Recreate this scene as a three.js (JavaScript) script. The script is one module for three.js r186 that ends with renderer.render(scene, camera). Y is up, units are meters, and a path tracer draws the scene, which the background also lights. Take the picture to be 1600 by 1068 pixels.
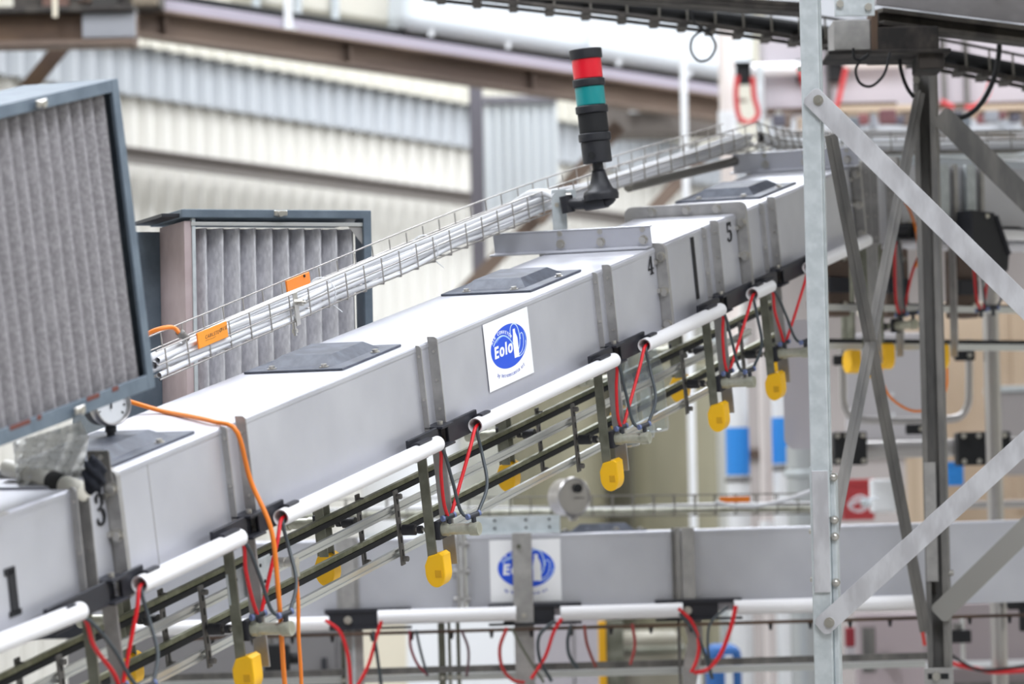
import * as THREE from 'three';
import { mergeGeometries } from 'three/addons/utils/BufferGeometryUtils.js';
import { RoundedBoxGeometry } from 'three/addons/geometries/RoundedBoxGeometry.js';
import { RectAreaLightUniformsLib } from 'three/addons/lights/RectAreaLightUniformsLib.js';
import { FontLoader } from 'three/addons/loaders/FontLoader.js';
import { TextGeometry } from 'three/addons/geometries/TextGeometry.js';

// ---------------------------------------------------------------- camera, lights, exposure
const V = (x, y, z) => new THREE.Vector3(x, y, z);
const R = THREE.MathUtils.degToRad;
const scene = new THREE.Scene();
scene.background = new THREE.Color(0x8d949c);
const FOCAL = 6000;                                   // focal length in pixels of the 1600 x 1068 frame
const camera = new THREE.PerspectiveCamera(2 * Math.atan(534 / FOCAL) * 180 / Math.PI, 1600 / 1068, 0.1, 200);
camera.position.set(0, 1.7, 0);
camera.rotation.order = 'YXZ';
camera.rotation.set(R(2.5), 0, R(-1.2));
camera.focus = 7.45;
camera.userData.fStop = 4.3;
camera.updateMatrixWorld();
const renderer = new THREE.WebGLRenderer();
renderer.toneMapping = THREE.LinearToneMapping;
renderer.toneMappingExposure = 0.98;
renderer.shadowMap.enabled = true;
RectAreaLightUniformsLib.init();
const HALL = { x0: -11, x1: 14, z0: 5, z1: -34, h: 6.4 };
const LAMPS = [];                                     // ceiling light panels of the hall: [x, z, width, length]
for (const [z, xs] of [[-3, [0.8, 6.6]], [-9, [-2.2, 2.6, 7.4]], [-15, [0.6, 5, 9.6]], [-21, [3.6, 8.2]]]) for (const x of xs) LAMPS.push([x, z, 1.5, 4.2]);
const LAMP_POWER = 15;
for (const [x, z, w, l] of LAMPS) {
  const a = new THREE.RectAreaLight(0xf4f8ff, LAMP_POWER, w, l);
  a.position.set(x, HALL.h - 0.14, z); a.rotation.x = -Math.PI / 2;
  scene.add(a);
}

// ---------------------------------------------------------------- helpers
const camR = V(0, 0, 0), camU = V(0, 0, 0), camB = V(0, 0, 0);
camera.matrixWorld.extractBasis(camR, camU, camB);
const ray = (px, py) => camB.clone().negate().addScaledVector(camR, (px - 800) / FOCAL).addScaledVector(camU, -(py - 534) / FOCAL);
const at = (px, py, d) => camera.position.clone().addScaledVector(ray(px, py), d);     // a surveyed point of the hall
const mm = (px, d) => px * d / FOCAL;
let seed = 7;
const rnd = () => { seed = (seed * 1664525 + 1013904223) >>> 0; return seed / 4294967296; };
const taken = new Map();
const numbered = (n) => { const k = taken.get(n) ?? 0; taken.set(n, k + 1); return k ? `${n}_${String(k).padStart(3, '0')}` : n; };

class Frame {                                          // x runs along, y up, z to the free side
  constructor(o, x, zHint) {
    this.o = o.clone(); this.x = x.clone().normalize();
    this.y = zHint.clone().cross(this.x).normalize(); this.z = this.x.clone().cross(this.y).normalize();
    this.m = new THREE.Matrix4().makeBasis(this.x, this.y, this.z); this.q = new THREE.Quaternion().setFromRotationMatrix(this.m);
  }
  p(x, y, z) { return this.o.clone().addScaledVector(this.x, x).addScaledVector(this.y, y).addScaledVector(this.z, z); }
  l(w) { const d = w.clone().sub(this.o); return V(d.dot(this.x), d.dot(this.y), d.dot(this.z)); }
}
const level = (o, yaw = 0) => new Frame(o, V(Math.cos(R(yaw)), 0, -Math.sin(R(yaw))), V(Math.sin(R(yaw)), 0, Math.cos(R(yaw))));

function metric(g) {                                   // uv in metres by the way each face points
  const p = g.attributes.position, n = g.attributes.normal, uv = new Float32Array(p.count * 2);
  for (let i = 0; i < p.count; i++) {
    const a = Math.abs(n.getX(i)), b = Math.abs(n.getY(i)), c = Math.abs(n.getZ(i));
    if (b >= a && b >= c) { uv[2 * i] = p.getX(i); uv[2 * i + 1] = p.getZ(i); }
    else if (a >= c) { uv[2 * i] = p.getZ(i); uv[2 * i + 1] = p.getY(i); } else { uv[2 * i] = p.getX(i); uv[2 * i + 1] = p.getY(i); }
  }
  g.setAttribute('uv', new THREE.BufferAttribute(uv, 2)); return g;
}
const flat = (g) => { const h = g.index ? g.toNonIndexed() : g; for (const k of Object.keys(h.attributes)) if (!['position', 'normal', 'uv'].includes(k)) h.deleteAttribute(k); if (!h.attributes.uv) metric(h); return h; };
const merge = (...gs) => { const l = gs.flat().map(flat); return l.length === 1 ? l[0] : mergeGeometries(l); };
const bx = (x0, x1, y0, y1, z0, z1, r = 0) => {
  const w = x1 - x0, h = y1 - y0, d = z1 - z0;
  const g = r ? new RoundedBoxGeometry(w, h, d, 2, Math.min(r, w / 2.01, h / 2.01, d / 2.01)) : new THREE.BoxGeometry(w, h, d);
  return g.translate((x0 + x1) / 2, (y0 + y1) / 2, (z0 + z1) / 2);
};
const between = (g, a, b) => {                          // a geometry along +y from 0 to 1 laid from a to b
  const d = b.clone().sub(a), q = new THREE.Quaternion().setFromUnitVectors(V(0, 1, 0), d.clone().normalize());
  return g.applyMatrix4(new THREE.Matrix4().compose(a, q, V(1, d.length(), 1)));
};
const rod = (a, b, r, n = 14, r2 = r) => between(new THREE.CylinderGeometry(r2, r, 1, n).translate(0, 0.5, 0), a, b);
const hex = (a, b, r) => rod(a, b, r, 6);
const hose = (pts, r, n = 28, m = 8) => new THREE.TubeGeometry(new THREE.CatmullRomCurve3(pts, false, 'centripetal'), n, r, m, false);
const lathe = (pts, n = 28) => new THREE.LatheGeometry(pts.map(([r, y]) => new THREE.Vector2(r, y)), n);
function bar(a, b, w, t, side) {                        // flat bar from a to b, its broad face towards `side`
  const y = b.clone().sub(a), L = y.length(); y.normalize();
  const x = y.clone().cross(side).normalize(), z = x.clone().cross(y);
  return new RoundedBoxGeometry(w, L, t, 1, Math.min(w, t) * 0.2).translate(0, L / 2, 0).applyMatrix4(new THREE.Matrix4().makeBasis(x, y, z).setPosition(a));
}
const ext = (pts, depth, bevel = 0) => {                // outline in x y, extruded along z from 0
  const s = pts instanceof THREE.Shape ? pts : new THREE.Shape(pts.map(([x, y]) => new THREE.Vector2(x, y)));
  return new THREE.ExtrudeGeometry(s, { depth, bevelEnabled: bevel > 0, bevelThickness: bevel, bevelSize: bevel, bevelSegments: 2, curveSegments: 10 });
};
const rrect = (x0, x1, y0, y1, r) => {                  // rounded rectangle, r = [bl, br, tr, tl]
  const [a, b, c, d] = Array.isArray(r) ? r : [r, r, r, r], s = new THREE.Shape();
  s.moveTo(x0 + a, y0); s.lineTo(x1 - b, y0); if (b) s.absarc(x1 - b, y0 + b, b, -Math.PI / 2, 0); s.lineTo(x1, y1 - c); if (c) s.absarc(x1 - c, y1 - c, c, 0, Math.PI / 2);
  s.lineTo(x0 + d, y1); if (d) s.absarc(x0 + d, y1 - d, d, Math.PI / 2, Math.PI); s.lineTo(x0, y0 + a); if (a) s.absarc(x0 + a, y0 + a, a, Math.PI, Math.PI * 1.5);
  return s;
};
// outline drawn in (-z, y), extruded along +x from x0
const along = (shape, x0, depth, bevel = 0) => ext(shape, depth, bevel).rotateY(Math.PI / 2).translate(x0, 0, 0);

function addMesh(o, parent) { o.castShadow = true; o.receiveShadow = true; parent.add(o); return o; }
function part(parent, name, geo, mat, label, keepUV = false) {
  const g = flat(Array.isArray(geo) ? merge(geo) : geo); if (!keepUV) metric(g);
  const o = new THREE.Mesh(g, mat); o.name = name; if (label) o.userData.label = label;
  return addMesh(o, parent);
}
function thing(name, label, category, fr, [x, y, z] = [0, 0, 0], group) {
  const o = new THREE.Group(); o.name = numbered(name); o.userData = { label, category }; if (group) o.userData.group = group;
  if (fr) { o.position.copy(fr.p(x, y, z)); o.quaternion.copy(fr.q); }
  scene.add(o); return o;
}
function one(name, label, category, fr, pos, geo, mat, group) {
  const g = metric(flat(Array.isArray(geo) ? merge(geo) : geo)), o = new THREE.Mesh(g, mat);
  o.name = numbered(name); o.userData = { label, category }; if (group) o.userData.group = group;
  if (fr) { o.position.copy(fr.p(...pos)); o.quaternion.copy(fr.q); }
  return addMesh(o, scene);
}
function structure(name, geo, mat, label, category, parent = scene) {
  const g = metric(flat(Array.isArray(geo) ? merge(geo) : geo)), o = new THREE.Mesh(g, mat);
  o.name = parent === scene ? numbered(name) : name;
  if (parent === scene) o.userData = { kind: 'structure', label, category };
  return addMesh(o, parent);
}

// ---------------------------------------------------------------- materials
function noiseTex(lo, hi, { n = 256, cells = [8, 8], oct = 4, s = 3, metres = [1, 1], contrast = 1 } = {}) {
  let sd = s * 7919 + 13; const rr = () => { sd = (sd * 1664525 + 1013904223) >>> 0; return sd / 4294967296; };
  const acc = new Float32Array(n * n); let amp = 1, tot = 0;
  for (let o = 0; o < oct; o++) {
    const cx = Math.min(n, cells[0] << o), cy = Math.min(n, cells[1] << o), gr = new Float32Array(cx * cy).map(rr);
    for (let j = 0; j < n; j++) for (let i = 0; i < n; i++) {
      const u = i / n * cx, v = j / n * cy, a = Math.floor(u), b = Math.floor(v); let f = u - a, h = v - b; f = f * f * (3 - 2 * f); h = h * h * (3 - 2 * h);
      const g = (p, q) => gr[(q % cy) * cx + (p % cx)];
      acc[j * n + i] += amp * ((g(a, b) * (1 - f) + g(a + 1, b) * f) * (1 - h) + (g(a, b + 1) * (1 - f) + g(a + 1, b + 1) * f) * h);
    }
    tot += amp; amp *= 0.55;
  }
  const c0 = new THREE.Color(lo), c1 = new THREE.Color(hi), a = new Uint8Array(n * n * 4), A = [c0, c1].map((c) => { const q = c.clone().convertLinearToSRGB(); return [q.r, q.g, q.b]; });
  for (let k = 0; k < n * n; k++) {
    let t = Math.min(1, Math.max(0, (acc[k] / tot - 0.5) * 2.2 * contrast + 0.5));
    for (let c = 0; c < 3; c++) a[4 * k + c] = Math.round(255 * (A[0][c] * (1 - t) + A[1][c] * t)); a[4 * k + 3] = 255;
  }
  const t = new THREE.DataTexture(a, n, n); t.wrapS = t.wrapT = THREE.RepeatWrapping; t.magFilter = THREE.LinearFilter; t.minFilter = THREE.LinearMipmapLinearFilter; t.generateMipmaps = true;
  t.colorSpace = THREE.SRGBColorSpace; t.repeat.set(1 / metres[0], 1 / metres[1]); t.needsUpdate = true; return t;
}
const std = (color, roughness = 0.6, metalness = 0, extra = {}) => new THREE.MeshStandardMaterial({ color, roughness, metalness, ...extra });
const M = {
  duct: std(0xffffff, 0.42, 0.5, { map: noiseTex(0xbfc0c8, 0xcbccd3, { s: 1, cells: [6, 3], metres: [0.9, 0.6] }) }),
  plate: std(0xffffff, 0.42, 0.35, { map: noiseTex(0x9d9b9a, 0xb3b1af, { s: 3, cells: [8, 8], metres: [0.25, 0.25] }) }),
  bolt: std(0xc9c6c0, 0.3, 0.9),
  galv: std(0xffffff, 0.5, 0.3, { map: noiseTex(0xbfc6c9, 0xcfd5d8, { s: 4, cells: [12, 12], metres: [0.25, 0.25], contrast: 1.1 }) }),
  brace: std(0xffffff, 0.5, 0.4, { map: noiseTex(0xbab9bd, 0xd2d2d6, { s: 5, cells: [10, 4], metres: [0.3, 0.3], contrast: 1.2 }) }),
  darkSteel: std(0xffffff, 0.6, 0.15, { map: noiseTex(0x5e5d5c, 0x807d79, { s: 6, cells: [8, 4], metres: [0.3, 0.6] }) }),
  alum: std(0xd2d4d4, 0.35, 0.7),
  greenAlum: std(0xffffff, 0.4, 0.55, { map: noiseTex(0x6d6f55, 0x90917a, { s: 8, cells: [10, 4], metres: [0.25, 0.25] }) }),
  oliveSteel: std(0xffffff, 0.45, 0.5, { map: noiseTex(0x66675a, 0x85867a, { s: 9, cells: [6, 6], metres: [0.2, 0.2] }) }),
  black: std(0x23242a, 0.5),
  blackMetal: std(0x2b2c33, 0.5, 0.2),
  blackRubber: std(0x17181b, 0.75),
  hatch: std(0xffffff, 0.55, 0.1, { map: noiseTex(0x3f434e, 0x555a66, { s: 10, cells: [10, 10], metres: [0.2, 0.2] }) }),
  pvc: std(0xf1f0f2, 0.4),
  red: std(0xd81722, 0.4),
  grayHose: std(0x3f474c, 0.45),
  fitting: std(0x33353c, 0.5),
  fittingBlue: std(0x6c7aa6, 0.5),
  yellow: std(0xffc410, 0.45),
  yellowDark: std(0xdca40a, 0.55),
  orange: std(0xf2862a, 0.45),
  cylGrey: std(0xffffff, 0.4, 0.35, { map: noiseTex(0xa3a393, 0xbcbcae, { s: 11, cells: [6, 6], metres: [0.1, 0.1] }) }),
  bluePaint: std(0xffffff, 0.5, 0.15, { map: noiseTex(0x5d6a77, 0x6f7c88, { s: 12, cells: [8, 8], metres: [0.3, 0.3] }) }),
  media: std(0xffffff, 0.95, 0, { map: noiseTex(0x8a878a, 0xa6a3a6, { s: 13, n: 512, cells: [70, 90], oct: 3, metres: [0.4, 0.4], contrast: 0.9 }) }),
  mediaLight: std(0xffffff, 0.95, 0, { map: noiseTex(0xcfced3, 0xebeaee, { s: 14, n: 512, cells: [60, 30], oct: 4, metres: [0.4, 0.4], contrast: 1.0 }) }),
  rust: std(0x6d4038, 0.9),
  pink: std(0xffffff, 0.7, 0, { map: noiseTex(0xb7a5a6, 0xc2b1b2, { s: 15, metres: [0.3, 0.3] }) }),
  cable: std(0xd9dadd, 0.5),
  wire: std(0xb2aeaa, 0.35, 0.8),
  wireDark: std(0x83807a, 0.45, 0.7),
  brown: std(0xffffff, 0.7, 0.1, { map: noiseTex(0x5f5048, 0x7d6c60, { s: 16, cells: [4, 6], metres: [2, 1], contrast: 1.3 }) }),
  brownDark: std(0xffffff, 0.75, 0.1, { map: noiseTex(0x45362f, 0x64503f, { s: 17, cells: [5, 5], metres: [1.5, 1], contrast: 1.3 }) }),
  sooty: std(0xffffff, 0.7, 0.2, { map: noiseTex(0x35312f, 0x55504a, { s: 18, cells: [8, 6], metres: [0.4, 0.3], contrast: 1.5 }) }),
  soot: std(0xffffff, 0.8, 0.1, { map: noiseTex(0x1f1c1b, 0x3d3733, { s: 32, cells: [8, 6], metres: [0.3, 0.3], contrast: 1.4 }) }),
  cream: std(0xffffff, 0.6, 0.05, { map: noiseTex(0xc0bcac, 0xd0cdc2, { s: 19, cells: [4, 3], metres: [3, 2] }) }),
  creamLow: std(0xffffff, 0.6, 0.05, { map: noiseTex(0xcbc8bf, 0xdedcd6, { s: 20, cells: [4, 3], metres: [3, 2] }) }),
  blueGrey: std(0xffffff, 0.5, 0.05, { map: noiseTex(0x9c9ea2, 0xb0b4b8, { s: 21, cells: [3, 2], metres: [4, 2] }) }),
  paleBlue: std(0xdfe6ec, 0.45, 0.1),
  white: std(0xe9ebee, 0.5),
  greyMauve: std(0xb7b2b8, 0.5, 0.2),
  olive: std(0xffffff, 0.6, 0.05, { map: noiseTex(0x6f6c59, 0x87836e, { s: 22, cells: [4, 2], metres: [1, 2] }) }),
  beige: std(0xd8d0bd, 0.7),
  tan: std(0xffffff, 0.7, 0, { map: noiseTex(0xb39d85, 0xc4af98, { s: 23, cells: [4, 3], metres: [1.2, 1.2] }) }),
  concrete: std(0xffffff, 0.85, 0, { map: noiseTex(0x9a9894, 0xaeaca8, { s: 24, metres: [3, 3] }) }),
  ceiling: std(0xd9dadb, 0.85),
  stainless: std(0xb3b0af, 0.3, 0.8),
  blue: std(0x2f8fe6, 0.5),
  redBox: std(0xb23a3e, 0.6),
  glassy: new THREE.MeshPhysicalMaterial({ color: 0xeff2f5, roughness: 0.35, transmission: 0.85, thickness: 0 }),
  film: new THREE.MeshPhysicalMaterial({ color: 0xf4f4f2, roughness: 0.35, transmission: 0.15, thickness: 0, side: THREE.DoubleSide }),
  pet: new THREE.MeshPhysicalMaterial({ color: 0xf3f7fa, roughness: 0.08, transmission: 0.92, thickness: 0, ior: 1.5 }),
  cloth: std(0x1a1d26, 0.95),
  ink: std(0x1c1c20, 0.7),
};

// ---------------------------------------------------------------- the hall
{
  const { x0, x1, z0, z1, h } = HALL, t = 0.2;
  structure('floor', bx(x0 - t, x1 + t, -t, 0, z1 - t, z0 + t), M.concrete, 'grey concrete floor of the bottling hall', 'floor');
  structure('ceiling', bx(x0 - t, x1 + t, h, h + t, z1 - t, z0 + t), M.ceiling, 'pale ceiling of the hall above the lamps', 'ceiling');
  structure('wall_left', bx(x0 - t, x0, 0, h, z1, z0), M.cream, 'plain cream side wall of the hall', 'wall');
  structure('wall_right', bx(x1, x1 + t, 0, h, z1, z0), M.cream, 'plain cream side wall by the bottling machines', 'wall');
  structure('wall_front', bx(x0, x1, 0, h, z0, z0 + t), M.cream, 'plain cream wall closing the near end of the hall', 'wall');
  structure('wall_far', bx(x0, x1, 0, h, z1 - t, z1), M.cream, 'plain cream end wall of the hall', 'wall');
  const glow = new THREE.MeshStandardMaterial({ color: 0xffffff, emissive: 0xf4f8ff, emissiveIntensity: 1.2, roughness: 0.6 });
  for (const [x, z, w, l] of LAMPS) {
    const o = thing('ceiling_light', 'long white ceiling light panel in a shallow metal tray', 'light', level(V(x, h, z)), [0, 0, 0], 'ceiling light panels of the hall');
    part(o, 'tray', bx(-w / 2 - 0.05, w / 2 + 0.05, -0.08, 0, -l / 2 - 0.05, l / 2 + 0.05, 0.01), M.white);
    part(o, 'diffuser', bx(-w / 2, w / 2, -0.11, -0.08, -l / 2, l / 2, 0.005), glow);
  }
}
// corrugated sheet wall behind the conveyors, three rows of sheets one lapping over the next
const FW = new Frame(at(300, 300, 16).setY(0), V(Math.sin(R(27.5)), 0, -Math.cos(R(27.5))), V(Math.cos(R(27.5)), 0, Math.sin(R(27.5))));
{
  const w = structure('wall_corrugated', bx(-13, 17, 0, HALL.h, -0.25, -0.12), M.creamLow, 'cream corrugated sheet wall in lapped rows behind the conveyors', 'wall');
  w.position.copy(FW.o); w.quaternion.copy(FW.q);
  const sheet = (y0, y1, z, m) => {
    const pos = [], nor = [], idx = [], pitch = 0.125, A = 0.034, n = 8, N = Math.round(29 / pitch * n);
    for (let i = 0; i <= N; i++) {
      const x = -12.5 + i * pitch / n, ph = i / n * 2 * Math.PI, zz = z + A * Math.max(-0.8, Math.min(0.8, Math.cos(ph) * 1.3)), dz = -A * Math.sin(ph) * 2 * Math.PI / pitch, k = Math.hypot(1, dz);
      for (const y of [y0, y1]) { pos.push(x, y, zz); nor.push(-dz / k, 0, 1 / k); }
      if (i < N) idx.push(2 * i, 2 * i + 2, 2 * i + 1, 2 * i + 1, 2 * i + 2, 2 * i + 3);
    }
    const g = new THREE.BufferGeometry(); g.setAttribute('position', new THREE.Float32BufferAttribute(pos, 3)); g.setAttribute('normal', new THREE.Float32BufferAttribute(nor, 3)); g.setIndex(idx);
    structure('sheet_row', g, m, null, null, w);
  };
  const Y = (px, py) => { const d = ray(px, py), t = FW.o.clone().sub(camera.position).dot(FW.z) / d.dot(FW.z); return camera.position.y + t * d.y; };
  const yA = Y(400, 108), yB = Y(400, 178);
  sheet(yA, HALL.h, 0.05, M.cream); sheet(yB, yA + 0.1, -0.01, M.blueGrey); sheet(0, yB + 0.1, -0.06, M.creamLow);
  const yP = Y(400, 272);
  const pur = one('purlin', 'grey steel purlin running along the corrugated wall', 'purlin', FW, [0, yP, 0.04], [bx(-12, 14, -0.03, 0.03, 0, 0.02), bx(-12, 14, 0.024, 0.03, 0, 0.06), bx(-12, 14, -0.03, -0.024, 0, 0.06)], std(0x8a8480, 0.6, 0.2));
  pur.userData.kind = 'structure';
}

// ---------------------------------------------------------------- the inclined air conveyor
const DW = 0.25, DH = 0.2;                              // duct width and height
const dirOf = (az, inc) => V(Math.sin(R(az)) * Math.cos(R(inc)), Math.sin(R(inc)), -Math.cos(R(az)) * Math.cos(R(inc)));
const sideOf = (az) => V(Math.cos(R(az)), 0, Math.sin(R(az)));
const FM = new Frame(at(650, 540, 7.2), dirOf(24.6, 11.9), sideOf(24.6));       // the straight climb
const FL = new Frame(FM.p(-1.27, 0, 0), dirOf(24.6, 9.9), sideOf(24.6));        // the flatter part before it
const font = await new FontLoader().loadAsync('fonts/droid/droid_serif_bold.typeface.json');
const letters = (txt, size, x, y, z) => { const g = new TextGeometry(txt, { font, size, depth: 0.0006, curveSegments: 6 }); g.computeBoundingBox(); const b = g.boundingBox; return g.translate(x - (b.min.x + b.max.x) / 2, y - (b.min.y + b.max.y) / 2, z); };

function ductBody(o, x0, x1, mat, w = DW, h = DH) {
  part(o, 'body', along(rrect(0, w, -h, 0, [0.002, 0.002, 0.006, 0.006]), x0, x1 - x0), mat);
  part(o, 'cover_lip', [bx(x0, x1, -0.011, -0.004, 0, 0.0012), bx(x0, x1, -h - 0.003, -h + 0.02, -0.002, 0.0015)], mat);
}
function sidePlate(o, x, out, yTop, n, rivetR = 0.0027) {              // one plate of a riveted joint standing out of the side
  const p = part(o, 'joint_plate', along(rrect(-out, 0, -DH, yTop, [0, 0, 0, 0.008]), x, 0.003), M.plate);
  for (let k = 0; k < n; k++) part(p, 'rivet', rod(V(x - 0.002, -0.02 - k * (DH - 0.035) / (n - 1), out * 0.55), V(x, -0.02 - k * (DH - 0.035) / (n - 1), out * 0.55), rivetR, 8), M.bolt);
  return p;
}
function joint(o, x) { sidePlate(o, x - 0.004, 0.011, 0.001, 3); sidePlate(o, x + 0.05, 0.02, 0.008, 4); }
function boltedFlange(o, x, over = 0.024, bolts = true) {              // two plates all round the duct, bolted together
  for (const dx of [0, 0.006]) {
    const p = part(o, 'flange_plate', along(rrect(-0.024, DW + 0.024, -DH, over, [0, 0, 0.018, 0.018]), x + dx, 0.005), M.plate);
    if (dx || !bolts) continue;
    for (const y of [-0.022, -0.098, -0.17]) part(p, 'bolt', [hex(V(x - 0.008, y, 0.013), V(x, y, 0.013), 0.0085), rod(V(x - 0.0015, y, 0.013), V(x, y, 0.013), 0.011)], M.bolt);
    for (const y of [-0.032, -0.095, -0.18]) part(p, 'bolt', hex(V(x - 0.012, y, 0.003), V(x, y, 0.003), 0.0055), M.bolt);
    if (over > 0.015) for (const z of [-0.045, -0.12, -0.205]) part(p, 'bolt', [hex(V(x - 0.009, over * 0.5, z), V(x, over * 0.5, z), 0.0085), rod(V(x - 0.0015, over * 0.5, z), V(x, over * 0.5, z), 0.011)], M.bolt);
  }
}
function hatchCover(name, label, fr, x0, x1, z0, z1, group) {
  const o = thing(name, label, 'hatch', fr, [(x0 + x1) / 2, 0, (z0 + z1) / 2], group), a = (x1 - x0) / 2, c = (z1 - z0) / 2;
  part(o, 'plate', bx(-a, a, 0, 0.005, -c, c, 0.002), M.hatch);
  const g = new THREE.CylinderGeometry(0.72, 1, 1, 4, 1).rotateY(Math.PI / 4).scale(Math.SQRT2 * a * 0.72, 0.017, Math.SQRT2 * c * 0.72).translate(0, 0.0135, 0);
  part(o, 'raised_panel', flat(g.toNonIndexed()), M.hatch).geometry.computeVertexNormals();
  for (const [u, w] of [[-0.86, 0.55], [0.3, 0.88], [-0.86, -0.5], [0.86, -0.2]]) part(o, 'screw', [hex(V(u * a, 0.005, w * c), V(u * a, 0.011, w * c), 0.006), rod(V(u * a, 0.005, w * c), V(u * a, 0.0065, w * c), 0.009)], M.bolt);
  return o;
}
// printed sticker: white sheet with the blue oval emblem
const stickerTex = (() => {
  const c = document.createElement('canvas'); c.width = 512; c.height = 448; const g = c.getContext('2d');
  g.fillStyle = '#fbfbfd'; g.fillRect(0, 0, 512, 448);
  g.fillStyle = '#1f55dd'; g.beginPath(); g.ellipse(262, 205, 205, 143, 0, 0, 7); g.fill();
  const sp = (x0, y0, pts, w, col) => { g.strokeStyle = col; g.lineWidth = w; g.beginPath(); g.moveTo(x0, y0); for (const p of pts) g.bezierCurveTo(...p); g.stroke(); };
  g.lineCap = 'round';
  sp(95, 165, [[150, 100, 240, 105, 300, 190], [320, 215, 335, 230, 352, 232]], 9, '#cfe6fb');
  sp(130, 150, [[190, 105, 262, 120, 318, 215], [330, 232, 345, 245, 360, 246]], 5, '#9ccbf5');
  sp(295, 150, [[275, 70, 350, 50, 378, 108], [400, 160, 398, 240, 352, 262]], 8, '#cfe6fb');
  sp(400, 190, [[385, 150, 430, 138, 432, 178], [436, 250, 400, 290, 352, 285]], 6, '#d7ebfc');
  sp(455, 215, [[455, 270, 410, 300, 356, 300]], 6, '#d7ebfc'); sp(445, 150, [[456, 180, 456, 200, 450, 225]], 4, '#86b4f3');
  g.fillStyle = '#ffffff'; g.beginPath();
  g.moveTo(322, 108); g.lineTo(348, 108); g.lineTo(348, 132); g.bezierCurveTo(362, 160, 368, 170, 368, 196); g.lineTo(368, 300); g.lineTo(312, 300); g.lineTo(312, 196); g.bezierCurveTo(312, 170, 318, 160, 322, 132); g.fill();
  g.save(); g.translate(196, 252); g.transform(1, 0.0, -0.08, 1, 0, 0); g.font = 'bold 106px sans-serif'; g.textAlign = 'center'; g.lineWidth = 3; g.strokeStyle = '#ffffff'; g.fillText('Eolo', 0, 0); g.strokeText('Eolo', 0, 0); g.restore();
  const arc = (txt, cx, cy, r, a0, a1, font, col, flip) => { g.font = font; g.fillStyle = col; g.textAlign = 'center'; [...txt].forEach((ch, i) => { const a = a0 + (a1 - a0) * i / (txt.length - 1); g.save(); g.translate(cx + r * Math.cos(a), cy + r * Math.sin(a)); g.rotate(a + (flip ? -Math.PI / 2 : Math.PI / 2)); g.fillText(ch, 0, 0); g.restore(); }); };
  arc('AIR CONVEYOR', 185, 235, 128, -2.42, -0.66, 'bold 30px sans-serif', '#ffffff');
  arc('by Vetromeccanica srl', 262, -40, 442, 1.93, 1.23, 'bold 30px sans-serif', '#3c4aa8', true);
  const t = new THREE.CanvasTexture(c); t.colorSpace = THREE.SRGBColorSpace; t.anisotropy = 8; return t;
})();
const stickerMat = new THREE.MeshStandardMaterial({ map: stickerTex, roughness: 0.45 });
const sticker = (o, x0, x1, y0, y1) => part(o, 'sticker', new THREE.PlaneGeometry(x1 - x0, y1 - y0).translate((x0 + x1) / 2, (y0 + y1) / 2, 0.0022), stickerMat, 'white sticker with a blue oval emblem', true);

{ // duct sections, lowest first
  const a = thing('duct_section', 'low end section of the climbing steel duct under the big filter box', 'duct', FL, [0, 0, 0]);
  ductBody(a, -1.6, -0.01, M.duct);
  sidePlate(a, -0.012, 0.012, 0.003, 3); sidePlate(a, 0.012, 0.02, 0.006, 3);
  part(a, 'stencil_mark', [bx(-0.218, -0.196, -0.158, -0.09, 0.0008, 0.0022), bx(-0.226, -0.196, -0.097, -0.086, 0.0008, 0.0022), bx(-0.224, -0.19, -0.162, -0.153, 0.0008, 0.0022)], M.ink, 'black stencilled numeral one');
  const b = thing('duct_section', 'short steel duct piece stencilled with the numeral 3', 'duct', FM, [0, 0, 0]);
  ductBody(b, -1.25, -1.176, M.duct);
  part(b, 'stencil_mark', letters('3', 0.052, 0, 0, 0).scale(0.8, 1, 1).translate(-1.198, -0.05, 0.0012), M.ink, 'black stencilled numeral 3');
  boltedFlange(b, -1.174, 0.012);
  const c = thing('duct_section', 'long brushed steel duct section climbing from numeral 3 to numeral 4, with emblem sticker', 'duct', FM, [0, 0, 0]);
  ductBody(c, -1.15, 1.206, M.duct);
  for (const s of [-0.774, 0, 0.861]) joint(c, s);
  part(c, 'seam', bx(-1.0345, -1.033, -DH, -0.012, 0, 0.0006), M.plate);
  sticker(c, 0.296, 0.512, -0.146, -0.012);
  part(c, 'stencil_mark', letters('4', 0.04, 0, 0, 0).translate(1.172, -0.035, 0.0012), M.ink, 'black stencilled numeral 4');
  boltedFlange(c, 1.208, 0.008);
  const d = thing('duct_section', 'steel duct piece between numerals 4 and 5 with a black bar mark', 'duct', FM, [0, 0, 0]);
  ductBody(d, 1.224, 1.70, M.duct);
  joint(d, 1.489);
  part(d, 'stencil_mark', bx(1.416, 1.432, -0.15, -0.012, 0.001, 0.0022), M.ink, 'black painted bar');
  part(d, 'stencil_mark', letters('5', 0.044, 0, 0, 0).translate(1.652, -0.035, 0.0012), M.ink, 'black stencilled numeral 5');
  boltedFlange(d, 1.706, 0.026);
  const e = thing('duct_section', 'steel duct piece behind the galvanised post, stencilled with numeral 6', 'duct', FM, [0, 0, 0]);
  ductBody(e, 1.722, 2.50, M.duct);
  joint(e, 1.86);
  part(e, 'stencil_mark', letters('6', 0.05, 0, 0, 0).translate(2.425, -0.06, 0.0012), M.ink, 'black stencilled numeral 6');
  boltedFlange(e, 2.506, 0.02);
}
hatchCover('hatch_cover', 'dark raised hatch cover under the pressure gauge', FM, -1.12, -0.83, -0.215, -0.02);
hatchCover('hatch_cover', 'dark raised hatch cover on the duct between pressure gauge and emblem sticker', FM, -0.25, 0.0, -0.235, -0.03);
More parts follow.
